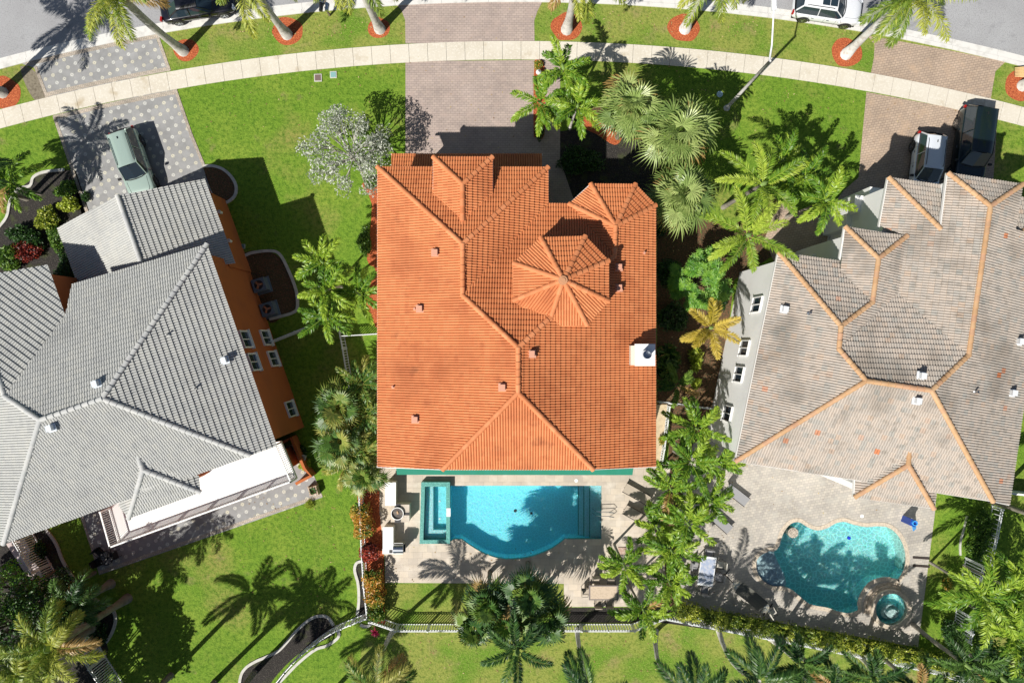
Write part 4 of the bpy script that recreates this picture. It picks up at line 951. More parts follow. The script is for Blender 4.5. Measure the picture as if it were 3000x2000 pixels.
for i, (x, y, h, L, lb, lf) in enumerate([(2235, 540, 6.6, 2.6, 'feathery palm nearest the front lawn of the tan house', None), (2190, 690, 6.6, 2.7, 'big feathery palm with long stiff fronds above the bright green tree', None)]):
    palm(lb, x, y, h, None, 'fox', 130+i, L=L, group=G, tr=.12, lf=leafm('lush_palm_leaf', (.06, .15, .012), (.20, .34, .03), (.42, .52, .07)))
palm('yellowing feathery palm against the white side wall', 2082, 960, 4.6, None, 'fox', 141, L=2.0, lf=lf_yel, tr=.1, n=8)
palm('small dark palm in the shade beside the terracotta house', 1985, 1130, 2.2, None, 'adon', 142, L=1.3, lf=lf_fand, tr=.06, n=8)
# clump by the house
G = 'clump of ruffled palms beside the terracotta house'
for i, (x, y, L, lb) in enumerate([(1058, 1125, 1.3, 'ruffled palm at the top of the clump, next to the fence'), (1000, 1190, 1.45, 'ruffled palm of the clump with yellow tips over the dark lawn'), (1066, 1215, 1.3, 'ruffled palm of the clump against the roof edge'), (1000, 1290, 1.4, 'ruffled palm in the lower left of the clump'), (1050, 1320, 1.35, 'ruffled palm in the lower middle of the clump'), (1072, 1390, 1.15, 'lowest ruffled palm of the clump by the pool corner'), (1020, 1360, 1.3, 'ruffled palm of the clump over the lower lawn'), (1075, 1165, 1.2, 'small ruffled palm tucked at the roof edge'), (1030, 1240, 1.3, 'ruffled palm in the heart of the clump')]):
    palm(lb, x, y, 3.6-.15*i, None, 'fan' if i % 2 else 'adon', 150+i, L=L if i % 2 else L*1.35, n=24 if i % 2 else 14, group=G, lf=lf_clump, tr=.07, hair=.7)
# rear garden
G = 'dark fan palms behind the pool'
for i, (x, y, h, L, lb) in enumerate([(1432, 1765, 5.2, 1.15, 'dark fan palm, left of the pair overlapping the patio edge'), (1552, 1742, 5.4, 1.2, 'dark fan palm, right of the pair overlapping the patio edge'), (1392, 1828, 4.0, 1.1, 'dark fan palm hanging over the left part of the rear fence'), (1600, 1800, 4.4, 1.25, 'dark fan palm hanging over the fence near the tiled table'), (1480, 1820, 4.2, 1.1, 'dark fan palm in the middle of the clump behind the pool')]):
    palm(lb, x, y, h, None, 'fan', 160+i, L=L*1.05, n=26, group=G, lf=lf_fand, tr=.12, hair=1.4, bark=bark_brown)
palm('dark feathery palm below the fan palm clump', 1515, 1905, 7.2, None, 'fox', 170, L=2.3, lf=lf_dark, tr=.13, n=9)
G = 'tall palms on the common lawn at the bottom'
CO = [(1100, 2015, 6.6, (1152, 1846), 2.5, .3, 'tall palm with an orange dead frond leaning from the fence corner'), (1728, 2040, 7.0, (1690, 1843), 2.9, .1, 'tall palm with a straight trunk rising from the rear fence'), (2035, 2040, 6.8, (1922, 1846), 2.8, .9, 'tall palm with a strongly curved trunk'), (2225, 1995, 6.4, (2105, 1846), 2.7, .6, 'tall dark palm with a bent trunk beside the yellow green hedge'),
      (2345, 1945, 5.0, (2260, 1872), 1.9, .1, 'shorter dark palm below the hedge'), (2560, 1990, 5.2, (2510, 1915), 2.1, .1, 'dark palm at the bottom border right of the shorter one'), (2440, 2010, 5.0, None, 1.9, .1, 'dark palm cut by the bottom border between two others'), (2690, 2020, 5.0, None, 2.1, .1, 'dark palm at the bottom border near the hedge end'), (2830, 1945, 5.2, None, 2.2, .1, 'dark palm at the end of the hedge'), (2935, 1985, 5.2, None, 2.3, .1, 'dark palm in the bottom right corner')]
for i, (x, y, h, b, L, bd, lb) in enumerate(CO):
    palm(lb, x, y, h, b, 'coco' if i < 4 else 'fox', 180+i, L=L, group=G, tr=.13, bend=bd, lf=lf_dark if i != 0 else lf_clump, n=12)
G = 'feathery palms at the lower left border'
for i, (x, y, h, L, lf, lb) in enumerate([(150, 1895, 7.6, 2.7, lf_royal, 'big feathery palm over the side fence at the lower left'), (215, 1775, 4.0, 2.0, lf_dark, 'dark feathery palm between the fence and the edging'), (60, 1990, 7.0, 2.4, lf_royal, 'feathery palm in the lower left corner'), (-260, 1830, 8.0, 3.0, lf_dark, 'tall palm beyond the left border')]):
    palm(lb, x, y, h, None, 'royal', 200+i, L=L, n=14, group=G, lf=lf, tr=.2)
# palms outside the frame whose shadows cross the lawns
G = 'palms just outside the frame'
for i, (x, y, h, lb) in enumerate([(-130, 520, 6.0, 'palm beyond the left border by the grey driveway'), (604, 2150, 7.0, 'palm below the bottom border shading the lawn'), (280, 2200, 8.5, 'tall palm below the lower left corner'), (420, 2260, 9.0, 'taller palm below the lower left corner'), (780, 2330, 8.0, 'palm below the hooped bed'), (3160, 1560, 7.0, 'palm beyond the right border')]):
    palm(lb, x, y, h, None, 'coco', 220+i, L=2.7, group=G, lf=lf_dark, tr=.15)

# trees
tree('silver leaved tree between the lawn and the rose driveway', 1015, 440, 4.4, 2.75, lf_silver, 301, nb=22, per=120, L=.17, w=.075, cr=.52, thick=.10, bark=mat('grey_bark', (.4, .38, .34), .9))
tree('bright green tree with whorled leaves below the feathery palms', 2048, 820, 3.6, 1.9, lf_tree, 302, nb=14, per=230, L=.33, w=.085, cr=.5, star=True)
tree('dark leafy tree in the lower left corner', 70, 1830, 6.0, 2.6, lf_dk, 303, nb=14, per=170, L=.2, w=.11, cr=.8)
tree('dark leafy tree beside the side fence at the left', 40, 1735, 5.0, 1.7, lf_tree, 304, nb=9, per=110, L=.18, w=.09, cr=.6)
tree('dark leafy tree outside the left border', -170, 1960, 7.0, 3.2, lf_dk, 308, nb=14, per=380, L=.3, w=.18, cr=1.0)
tree('dark shrubby tree beside the fence under the feathery palms', 200, 1720, 3.6, 1.1, lf_dk, 305, nb=8, per=120, L=.16, w=.08, cr=.5)
tree('leafy tree in the bottom right corner', 3000, 1960, 5.5, 1.8, lf_shrub, 306, nb=10, per=150, L=.2, w=.1, cr=.6)
tree('dark leafy tree below the lower left corner', 60, 2180, 7.5, 3.6, lf_dk, 307, nb=16, per=420, L=.3, w=.18, cr=1.0)
# shrubs: (label, x, y, rx, ry, h, mat, n, L, w, rot)
SH = [('rounded green shrub in the dark bed beside the grey driveway', 190, 553, .75, .5, .9, lf_shrub, 900, .13, .08, .5),
      ('lime yellow shrub in the dark bed beside the grey driveway', 200, 598, .65, .5, .8, lf_lime, 700, .17, .11, .2),
      ('olive shrub left of the grey garage roof', 135, 640, .75, .8, 1.0, lf_hedge, 900, .14, .09, 0),
      ('green shrub along the garage wall, upper', 165, 700, .55, 1.0, 1.0, lf_shrub, 900, .12, .08, .3),
      ('green shrub along the garage wall, lower', 195, 775, .5, 1.0, 1.0, lf_dk, 800, .12, .08, .3),
      ('reddish brown shrub in the front bed at the left', 75, 735, 1.0, .7, 1.0, lf_red, 600, .16, .08, 0),
      ('dark green shrub at the left border under the reddish one', 20, 755, .9, .9, 1.1, lf_shrub, 900, .2, .07, 0),
      ('dark green shrub above the reddish one', 70, 690, 1.3, .6, .9, lf_dk, 900, .2, .08, -.3),
      ('small dark shrub by the grey roof corner', 180, 800, .5, .6, .9, lf_dk, 500, .12, .07, 0),
      ('small grey green spiky shrub at the driveway corner', 249, 575, .25, .35, .5, lf_dk, 240, .18, .04, 0),
      ('long green shrub against the terracotta house', 1068, 705, .42, 1.1, .9, lf_shrub, 1300, .11, .06, 0),
      ('green shrub under the silver leaved tree', 1085, 535, .5, .4, .7, lf_shrub, 500, .12, .07, 0),
      ('dark trimmed shrub in the red mulch strip', 1580, 385, .32, .55, .8, lf_dk, 800, .08, .06, 0),
      ('yellow croton at the top of the red mulch strip', 1577, 190, .28, .32, .5, lf_croton, 260, .15, .06, 0),
      ('broad dark shrub under the fan palms', 1700, 470, 1.5, .9, .8, lf_dk, 1300, .3, .06, 0),
      ('dark shrub beside the bay of the terracotta house', 1935, 640, .6, 1.2, 1.0, lf_dk, 1000, .2, .08, 0),
      ('white flowering shrub beside the porch', 2480, 630, .4, .5, 1.0, lf_lime, 500, .12, .08, 0),
      ('dark hedge shrub left of the porch', 2460, 700, .45, 1.2, 1.0, lf_dk, 1200, .1, .08, -.15),
      ('dark shrub in the side yard, upper', 1960, 800, .8, 1.0, 1.2, lf_dk, 1100, .18, .08, 0),
      ('dark shrub in the side yard, middle', 1975, 930, 1.0, 1.0, 1.2, lf_dk, 1100, .18, .08, 0),
      ('broad leaved dark shrub in the side yard', 1955, 1060, .8, 1.2, 1.1, lf_fand, 420, .5, .15, 0),
      ('pale leaved shrub under the yellowing palm', 2040, 1050, .35, .8, .9, lf_lime, 130, .45, .14, 0),
      ('yellow green rounded shrub near the thin wire fence', 2040, 1122, .35, .38, .7, lf_lime, 350, .14, .05, 0),
      ('dark shrub beyond the yellowing palm', 2110, 880, .5, .7, 1.2, lf_dk, 700, .16, .08, 0),
      ('croton shrub on the mulch between the pools', 1945, 1290, .35, .3, .6, lf_croton, 200, .2, .05, 0),
      ('red leaved shrub by the pool corner', 1070, 1430, .42, .5, .7, lf_red, 500, .14, .08, 0),
      ('green shrub at the foot of the ruffled palms', 935, 1330, .4, .4, .6, lf_shrub, 400, .13, .08, 0),
      ('green and white plant in the terrace planter', 893, 1362, .42, .35, .6, lf_lime, 280, .16, .08, .5),
      ('dark plant in the shaded terrace planter', 880, 1320, .35, .4, .5, lf_dk, 280, .16, .08, .5),
      ('grassy tuft beside the paved terrace', 905, 1478, .3, .3, .4, lf_lime, 140, .25, .02, 0),
      ('clipped green shrub beside the right border fence', 2880, 1545, 1.0, 1.3, .8, lf_shrub, 2200, .1, .06, 0),
      ('green clipped shrub lower down beside the fence', 2860, 1612, .7, .7, .8, lf_shrub, 1000, .1, .06, 0),
      ('dark shrub at the end of the long hedge', 2800, 1850, .9, .7, 1.1, lf_dk, 1000, .15, .07, 0),
      ('dark shrub in the lower right corner', 2860, 1905, 1.1, .9, 1.6, lf_shrub, 1300, .2, .06, 0),
      ('orange flowered shrub at the fence break', 2778, 1712, .35, .45, .7, lf_croton, 300, .13, .06, 0),
      ('dark ground shrub in the lower left bed', 270, 1800, .7, .7, .7, lf_dk, 700, .15, .08, 0),
      ('dark low shrub inside the sinuous edging', 280, 1855, .8, .8, .5, lf_dk, 700, .15, .08, 0),
      ('dark low shrub under the grey roof at the lower left', 110, 1620, .5, .8, .8, lf_dk, 700, .14, .08, 0)]
for i, (lb, x, y, rx, ry, h, m, n, L, w_, rt) in enumerate(SH):
    shrub(lb, x, y, rx, ry, h, m, 400+i, n, L, w_, rot=rt)
hedge('yellow green clipped hedge along the rear fence of the tan house', [(1968, 1768), (2080, 1795), (2300, 1838), (2480, 1872), (2680, 1912), (2780, 1935)], .95, 1.4, lf_hedge, 500, dens=520)
hedge('green croton hedge beside the outdoor kitchen', [(1060, 1470), (1072, 1530), (1080, 1560)], 1.0, 1.3, lf_croton, 501, dens=420, L=.16, lw=.09)
hedge('dark red leaved hedge beside the grill counter', [(1083, 1585), (1095, 1628)], .95, 1.2, lf_red, 502, dens=600, L=.14, lw=.09)
hedge('long croton hedge beside the left fence', [(1095, 1660), (1105, 1720), (1110, 1770), (1112, 1800)], 1.0, 1.3, lf_croton, 503, dens=480, L=.16, lw=.09)
for i, (x, y, r, lb) in enumerate([(1102, 1846, .36, 'bright pink bromeliad beyond the fence corner'), (1112, 1813, .2, 'small pink bromeliad just inside the fence corner')]):
    rn = random.Random(i); mb = MB(); c = P(x, y, 0)
    for k in range(34):
        a = rn.uniform(0, 6.28); e = rn.uniform(.2, 1.2); d = Vector((math.cos(a)*math.cos(e), math.sin(a)*math.cos(e), math.sin(e))); kite(mb, c+Vector((0, 0, .15)), d, Vector((-math.sin(a), math.cos(a), 0)), r*1.2, .045, rn.random(), .3)
    solo('bromeliad', mb, lf_pink, lb, 'plant')

# dead leaves and clippings lying about
def litter(name, rects, n, m, seed, z=.02, L=.10):
    rn = random.Random(seed); mb = MB()
    for (x0, y0, x1, y1), k in zip(rects, n):
        for _ in range(k):
            c = P(rn.uniform(x0, x1), rn.uniform(y0, y1)); c.z = z+rn.uniform(0, .02); a = rn.uniform(0, 6.28); l = L*rn.uniform(.5, 1.5)
            d = Vector((math.cos(a), math.sin(a), rn.uniform(-.1, .1))); sd_ = Vector((-d.y, d.x, 0)); kite(mb, c, d, sd_, l, l*.25, rn.random())
    return solo(name, mb, m, kind='stuff')
lit = mat('dead_leaf', (1, 1, 1), .9, attr=[(0, (.16, .09, .04)), (.6, (.34, .22, .09)), (1, (.5, .42, .2))])
litter('leaf_litter', [(600, 200, 1180, 420), (700, 1450, 1060, 1800), (500, 60, 1180, 110), (1600, 30, 2550, 110), (1190, 20, 1560, 440), (1130, 1600, 1640, 1700), (2000, 1400, 2150, 1770), (1100, 1850, 2300, 1990), (1950, 600, 2100, 1180), (2540, 290, 2900, 420), (1950, 180, 2500, 420), (2150, 1360, 2700, 1500)],
    [70, 110, 130, 200, 60, 50, 120, 220, 200, 40, 110, 40], lit, 5)
# ======== pools ========
def pool_basin(root, px, depth, m, wall_m, zr=0.):
    ln = [P(*q) for q in px]; A = sum(ln[i-1].x*ln[i].y-ln[i].x*ln[i-1].y for i in range(len(ln)))
    if A < 0: ln = ln[::-1]
    n = len(ln); mb = MB()
    mb.add([(p.x, p.y, zr) for p in ln]+[(p.x, p.y, -.25) for p in ln], [(i, n+i, n+(i+1) % n, (i+1) % n) for i in range(n)])
    part('tile_band', mb, wall_m, root)
    mb = MB(); mb.add([(p.x, p.y, -.25) for p in ln]+[(p.x, p.y, -depth) for p in ln], [(i, n+i, n+(i+1) % n, (i+1) % n) for i in range(n)]+[])
    tris = tessellate_polygon([[Vector((p.x, p.y, 0)) for p in ln]]); mb.add([(p.x, p.y, -depth) for p in ln], [tuple(t) for t in tris])
    part('basin', mb, m, root); return ln
def flat(px, z, world=False):
    mb = MB(); ln = px if world else [P(*q) for q in px]; tris = tessellate_polygon([[Vector((p.x, p.y, 0)) for p in ln]])
    fs = []
    for t in tris:
        a, b, c = (ln[i] for i in t); fs.append(tuple(t) if (b-a).xy.to_3d().cross((c-a).xy.to_3d()).z > 0 else tuple(t[::-1]))
    mb.add([(p.x, p.y, z) for p in ln], fs); return mb
p1 = thing('swimming_pool', 'rectangular pool with a rounded lower side behind the terracotta house', 'pool', P(1540, 1520))
pool_basin(p1, POOL1, 1.15, plaster, teal_tile)
part('water', flat(POOL1, -.12), water1, p1)
mb = MB()
for x0, x1, z in ((1729, 1762, -.32), (1713, 1729, -.55), (1698, 1713, -.85)):
    q = [P(x0, 1423), P(x1, 1423), P(x1, 1577.5), P(x0, 1577.5)]; mb.prism([(p.x, p.y) for p in q], -1.14, z)
part('steps', mb, plaster_pale, p1)
mb = MB()
for x in (1729, 1713, 1698):
    q = [P(x-1.2, 1424), P(x+1.2, 1424), P(x+1.2, 1577), P(x-1.2, 1577)]; z = {1729: -.32, 1713: -.55, 1698: -.85}[x]; mb.prism([(p.x, p.y) for p in q], z-.05, z+.012)
part('step_trim', mb, teal_tile, p1)
mb = MB(); ra = P(1758, 1492); 
for dy in (0, -.28):
    mb.tube([(ra.x-.5, ra.y+dy, -.3), (ra.x-.3, ra.y+dy, .55), (ra.x+.55, ra.y+dy, .62), (ra.x+.85, ra.y+dy-.1, .45), (ra.x+.6, ra.y+dy-.2, .02)], .022, 8)
part('handrail', mb, steel, p1)
for i, (x, y) in enumerate(((1510, 1508), (1558, 1515))):
    mb = MB(); c = P(x, y); mb.cyl(c, .1-.02*i, -1.15, -1.10, 14); part('drain_cover', mb, dark_m, p1)
sp = thing('spa', 'raised square cornered spa at the left end of the rectangular pool', 'spa', P(1275, 1500))
RIM = .5
o = [P(1234, 1412, RIM), P(1318, 1412, RIM), P(1318, 1592, RIM), P(1229, 1592, RIM)]; o = [Vector((p.x, p.y)) for p in o]
i_ = [P(1245, 1425, RIM), P(1307, 1425, RIM), P(1307, 1581, RIM), P(1240, 1581, RIM)]; i_ = [Vector((p.x, p.y)) for p in i_]
vs = [(*p, -.02) for p in o]+[(*p, RIM) for p in o]+[(*p, RIM) for p in i_]+[(*p, -.9) for p in i_]
mb = MB(); fs = []
for a in range(3):
    for k in range(4): fs.append((a*4+k, a*4+(k+1) % 4, (a+1)*4+(k+1) % 4, (a+1)*4+k))
mb.add(vs, fs); part('rim', mb, teal_tile, sp)
mb = MB(); mb.add([(*p, -.55) for p in i_], [(0, 1, 2, 3)]); 
x0, y0 = i_[0]; x1, y1 = i_[2]
part('basin', flat([Vector((p.x, p.y, 0)) for p in i_], -.45, True), plaster, sp)
mb = MB(); mb.prism([(x0+.01, y0-.01), (x0+.48, y0-.01), (x0+.48, y1+.52), (x1-.01, y1+.52), (x1-.01, y1+.01), (i_[3].x+.01, y1+.01)], -.45, .02); part('seat', mb, plaster_pale, sp)
part('water', flat([Vector((p.x, p.y, 0)) for p in i_], .40, True), water1, sp)
for (x, y) in ((1286, 1472), (1286, 1524)): 
    mb = MB(); c = P(x, y); mb.cyl(c, .07, -.45, -.43, 12); part('drain_cover', mb, white, sp)
mb = MB(); mb.box((P(1314, 1500, RIM).x, P(1314, 1500, RIM).y, RIM-.03), (.26, .55, .12)); part('spillway', mb, white, sp)

p2 = thing('swimming_pool', 'free form pool with wavy edges behind the tan house', 'pool', P(2470, 1660))
pool_basin(p2, POOL2, 1.25, plaster_green, mat('blue_grey_tile', (.12, .2, .2), .4, coord='World', noise=[(14, 3, (.05, .08, .1), .5, .6)]))
part('water', flat(POOL2, -.10), water2, p2)
# shallow tanning shelf and the winding ledge
sh = [(2259, 1603), (2278, 1640), (2300, 1685), (2306, 1712), (2296, 1724), (2269, 1726), (2246, 1718), (2225, 1701), (2211, 1677), (2208, 1645), (2222, 1621)]
mb = MB(); q = [P(*a) for a in smooth_line(sh, 3, True)]; mb.prism([(p.x, p.y) for p in q], -1.24, -.17); part('shelf', mb, mat('shelf_plaster', (.78, .84, .88), .7), p2)
mb = MB(); mb.strip([P(*q) for q in smooth_line([(2262, 1606), (2280, 1638), (2304, 1684), (2310, 1712), (2300, 1722)], 4)], -.35, .02, -1.24, -.45); part('ledge', mb, plaster_green, p2)
mb = MB(); mb.strip([P(*q) for q in smooth_line([(2600, 1536), (2625, 1550), (2645, 1576), (2657, 1610), (2660, 1643), (2654, 1672)], 4)], -.1, .75, -1.24, -.35)
part('bench', mb, mat('pale_green_plaster', (.5, .68, .62), .7), p2)
cop = mat('coping_brick', (.56, .48, .38), .85, coord='World', noise=[(8, 4, (.4, .34, .27), .45, .65)])
mb = MB(); mb.strip([P(*q) for q in POOL2], -.26, .0, .0, .035, closed=True)
A2 = sum(POOL2[i-1][0]*POOL2[i][1]-POOL2[i][0]*POOL2[i-1][1] for i in range(len(POOL2)))
if A2 < 0: pass
part('coping', mb, cop, p2)
mb = MB(); c = P(2325, 1561); mb.cyl(c, .34, -1.24, -.06, 26); part('mosaic_stand', mb, mat('mosaic_stone', (.5, .44, .36), .8, noise=[(25, 2, (.15, .12, .1), .5, .56)]), p2)
mb = MB(); c = P(2489, 1576); mb.cyl(c, .11, -.14, -.04, 18); mb.cyl(c, .05, -.04, -.01, 12); solo('floating_dispenser', mb, mat('blue_plastic', (.01, .06, .55), .4), 'round blue chlorine floater in the free form pool', 'pool float')
s2 = thing('spa', 'round raised spa joined to the free form pool', 'spa', P(*SPA2C))
c = P(*SPA2C); 
mb = MB(); mb.ring(c, 1.04, 1.30, .0, .35, 40); part('rim', mb, cop, s2)
mb = MB(); an = [R(a) for a in range(60, 200, 7)]
for k, (r0, r1, z) in enumerate(((1.32, 1.50, .16), (1.52, 1.68, .06))):
    ln = [(c.x+(r0+r1)/2*math.cos(a), c.y+(r0+r1)/2*math.sin(a)) for a in an]; mb.strip(ln, -(r1-r0)/2, (r1-r0)/2, -1.2, z)
part('spillway_steps', mb, mat('brown_stone', (.50, .42, .33), .8, coord='World', noise=[(6, 4, (.36, .28, .2), .45, .65)]), s2)
ring = [Vector((c.x+1.05*math.cos(2*math.pi*k/36), c.y+1.05*math.sin(2*math.pi*k/36), 0)) for k in range(36)]
mb = MB(); mb.add([(p.x, p.y, .34) for p in ring]+[(p.x, p.y, -.8) for p in ring], [(k, 36+k, 36+(k+1) % 36, (k+1) % 36) for k in range(36)]); fl = flat(ring, -.8, True); mb.add(fl.v, fl.f)
part('basin', mb, plaster_green, s2)
mb = MB()
for r, z in ((.36, -.1), (.62, -.4)):
    ln = [(c.x+.30+r*math.cos(R(a)), c.y-.45+r*.8*math.sin(R(a))) for a in range(0, 360, 15)]; mb.prism(ln, -.8, z)
part('steps', mb, mat('white_plaster', (.75, .78, .76), .7), s2)
part('water', flat(ring, .24, True), water2, s2)

# ======== fences ========
def fence(label, px, h=1.25, gap=.17, group='white picket railings round the gardens', z0=0, m=alu):
    pts = PL(px); root = thing('fence', label, 'fence', pts[0].lerp(pts[-1], .5), group); rb = MB(); bb = MB(); posts = MB()
    for i in range(len(pts)-1):
        a, b = pts[i], pts[i+1]; d = b-a; L = d.length
        if L < .05: continue
        d.normalize(); ang = math.atan2(d.y, d.x)
        for z in (h-.03, h-.2, .1): rb.box((a+b)/2+Vector((0, 0, z)), (L, .045, .05), ang)
        n = max(1, int(L/gap))
        for k in range(n): bb.box(a+d*(L*(k+.5)/n)+Vector((0, 0, h/2)), (.045 if h < 1.5 else .06, .045, h-.05), ang)
        kk = max(1, round(L/1.9))
        for k in range(kk+(i == len(pts)-2)): q = a+d*(L*k/kk); o_ = MB(); o_.box(q+Vector((0, 0, h/2+.03)), (.07, .07, h+.06), ang); part('post', o_, m, root)
    r = part('rails', rb, m, root); part('pickets', bb, m, root); return root
fence('white railing joining the orange wall to the lawn palms', [(790, 1008), (880, 972), (975, 935)])
fence('white railing between the left lawn and the terracotta house, running down to the ruffled palms', [(1004, 955), (1016, 1020), (1028, 1095), (1045, 1200), (1058, 1330), (1062, 1420)])
fence('short white railing from the lawn palms to the terracotta wall', [(1010, 985), (1118, 978)])
fence('white railing beside the croton hedges left of the pool', [(1062, 1420), (1066, 1500), (1070, 1600), (1076, 1700), (1086, 1790)])
fence('curved white railing over the hooped mulch bed', smooth_line([(1086, 1790), (1040, 1808), (985, 1832), (940, 1862), (895, 1898), (850, 1945), (800, 2010), (770, 2060)], 2))
fence('white rear railing behind the pool', [(1092, 1800), (1168, 1826), (1350, 1826), (1520, 1826), (1700, 1826), (1850, 1826), (1935, 1792)])
fence('white rear railing below the yellow green hedge', [(1935, 1792), (2090, 1822), (2300, 1862), (2500, 1902), (2700, 1945), (2850, 1990)])
fence('white side railing above the arching palms at the lower right', [(2828, 1632), (2820, 1672), (2812, 1700)], h=1.9)
fence('white side railing below the arching palms at the lower right', [(2800, 1780), (2795, 1820), (2788, 1848)], h=1.9)
fence('long side railing under the trees at the lower left', [(95, 1556), (150, 1650), (190, 1720), (262, 1838), (310, 1920), (370, 2010)], h=1.9, gap=.15)
fence('thin side railing at the right border near the tan house', [(2905, 1480), (2890, 1560), (2872, 1640)], h=1.1, gap=.3)
fence('white gate wire between the terracotta house and the tan house', [(1922, 1174), (2000, 1184), (2110, 1198)], h=1.3, gap=.3)
fence('white block topped railing beside the tan side path', [(1955, 1188), (1948, 1250), (1940, 1310), (1930, 1368)], h=.8, gap=.16)
mb = MB(); mb.strip([P(2962, 1445, 1.2), P(3060, 1456, 1.2)], -.06, .06, 0, 1.2); solo('garden_wall', mb, white, 'short white wall beside the tan house at the right border', 'wall')

# ======== cars ========
def paint(name, col, metal=.3): return mat(name, col, .28, metal=metal, coat=1)
def car(label, px, py, ang, L, W, Hh, pm, kind, group='parked cars'):
    """built nose along +x"""
    root = thing('car', label, 'car', (0, 0, 0), group)
    hw = W/2; zb = .26; belt = {'suv': .98, 'van': 1.08, 'sedan': .88}[kind]; hood = belt-.02
    nx = 15; xs = [-L/2+L*i/(nx-1) for i in range(nx)]
    def top(x):
        t = (x+L/2)/L
        if kind == 'sedan': return belt*(.80+.2*math.sin(min(1, t*6)*math.pi/2)) if t < .17 else (belt if t < .72 else belt-.14*((t-.72)/.28)**1.6-(.12 if t > .97 else 0))
        return (belt*(.86 if t < .02 else 1)) if t < .72 else belt-.13*((t-.72)/.28)**1.5-(.14 if t > .97 else 0)
    def half(x):
        t = (x+L/2)/L; return hw*(1-.20*max(0, (t-.86)/.14)**1.8-.13*max(0, (.10-t)/.10)**1.8)
    mb = MB(); prof = []
    for x in xs:
        w_ = half(x); z = top(x); row = [(x, w_*.86, zb), (x, w_*.98, zb+.18), (x, w_, .62), (x, w_*.955, z-.06), (x, w_*.86, z), (x, w_*.45, z+.03), (x, 0, z+.04)]
        prof.append(row+[(a, -b, c) for a, b, c in row[-2::-1]])
    k = len(prof[0]); vs = [v for r in prof for v in r]; fs = [(i*k+j, (i+1)*k+j, (i+1)*k+j+1, i*k+j+1) for i in range(nx-1) for j in range(k-1)]
    fs += [tuple(range(k)), tuple((nx-1)*k+j for j in range(k-1, -1, -1))]+[(i*k, i*k+k-1, (i+1)*k+k-1, (i+1)*k) for i in range(nx-1)]
    mb.add(vs, fs); body = part('body', mb, pm, root, smooth=True)
    sub = body.modifiers.new('sub', 'SUBSURF'); sub.levels = 1; sub.render_levels = 2
    # cabin
    f0, f1, r1, r0 = {'suv': (.21*L, .07*L, -.40*L, -.475*L), 'van': (.24*L, .12*L, -.42*L, -.485*L), 'sedan': (.20*L, .04*L, -.22*L, -.37*L)}[kind]
    wr = hw*.70; wb_ = hw*.90; zr = Hh; zbt = belt
    def ringpts(x, w_, z): return [(x, w_, z), (x, -w_, z)]
    gl = MB(); A = [(f0, wb_*.86, zbt), (f0+.10, 0, zbt+.02), (f0, -wb_*.86, zbt)]; B = [(f1, wr*.94, zr-.03), (f1+.07, 0, zr), (f1, -wr*.94, zr-.03)]
    gl.add(A+B, [(0, 3, 4, 1), (1, 4, 5, 2)]); part('windscreen', gl, MATS['window_glass'], root)
    gl = MB(); A = [(r0, wb_*.8, zbt), (r0-.06, 0, zbt), (r0, -wb_*.8, zbt)]; B = [(r1, wr*.9, zr-.04), (r1-.05, 0, zr-.02), (r1, -wr*.9, zr-.04)]
    gl.add(A+B, [(0, 1, 4, 3), (1, 2, 5, 4)]); part('rear_window', gl, MATS['window_glass'], root)
    for s in (-1, 1):
        gl = MB(); gl.add([(f0, s*wb_*.86, zbt), (f0-.25, s*wb_, zbt), (r0+.1, s*wb_*.98, zbt), (r0, s*wb_*.8, zbt), (r1, s*wr*.9, zr-.05), (f1, s*wr*.94, zr-.05), (f1-.2, s*wr, zr-.05)], [(0, 1, 6, 5) if s < 0 else (0, 5, 6, 1), (1, 2, 4, 6) if s < 0 else (1, 6, 4, 2), (2, 3, 4) if s < 0 else (2, 4, 3)])
        part('side_window', gl, MATS['window_glass'], root)
    rf = MB(); N = 6; rows = []
    for i in range(N+1):
        x = f1+.02+(r1-f1-.04)*i/N; w_ = wr*(.97 if 0 < i < N else .93); rows.append([(x, w_, zr-.06), (x, w_*.93, zr-.01), (x, w_*.4, zr+.02), (x, -w_*.4, zr+.02), (x, -w_*.93, zr-.01), (x, -w_, zr-.06)])
    vs = [v for r in rows for v in r]; rf.add(vs, [(i*6+j, i*6+j+1, (i+1)*6+j+1, (i+1)*6+j) for i in range(N) for j in range(5)]); roof = part('roof', rf, pm, root, smooth=True)
    pl = MB()
    for s in (-1, 1):
        pl.tube([(f0+.02, s*wb_*.88, zbt-.01), (f1, s*wr*.96, zr-.04)], .035, 6); pl.tube([(r0, s*wb_*.84, zbt), (r1, s*wr*.93, zr-.04)], .05, 6); pl.tube([(f1, s*wr*.97, zr-.05), (r1, s*wr*.94, zr-.05)], .035, 6)
        pl.tube([((f1+r1)/2, s*wr*.99, zr-.06), ((f0+r0)/2-.05, s*wb_*.99, zbt)], .03, 6)
    part('pillars', pl, pm, root)
    tr_ = MB(); tr_.tube([(f0-.02, wb_*.88, zbt), (f0+.10, wb_*.45, zbt+.025), (f0+.13, 0, zbt+.03), (f0+.10, -wb_*.45, zbt+.025), (f0-.02, -wb_*.88, zbt)], .035, 6)
    tr_.tube([(r0-.02, wb_*.78, zbt+.01), (r0-.08, 0, zbt+.02), (r0-.02, -wb_*.78, zbt+.01)], .03, 6); part('window_trim', tr_, dark_m, root)
    tr_ = MB()
    for s in (-1, 1):
        tr_.tube([(f0+.15, s*wb_*.80, belt+.012), (L*.40, s*hw*.66, belt-.045), (L*.462, s*hw*.45, belt-.105)], .008, 4)
        for xd in (f0-.32, -.03*L, -.26*L): tr_.tube([(xd, s*hw*1.003, .38), (xd, s*hw*.985, belt-.1), (xd, s*hw*.90, belt+.0)], .007, 4)
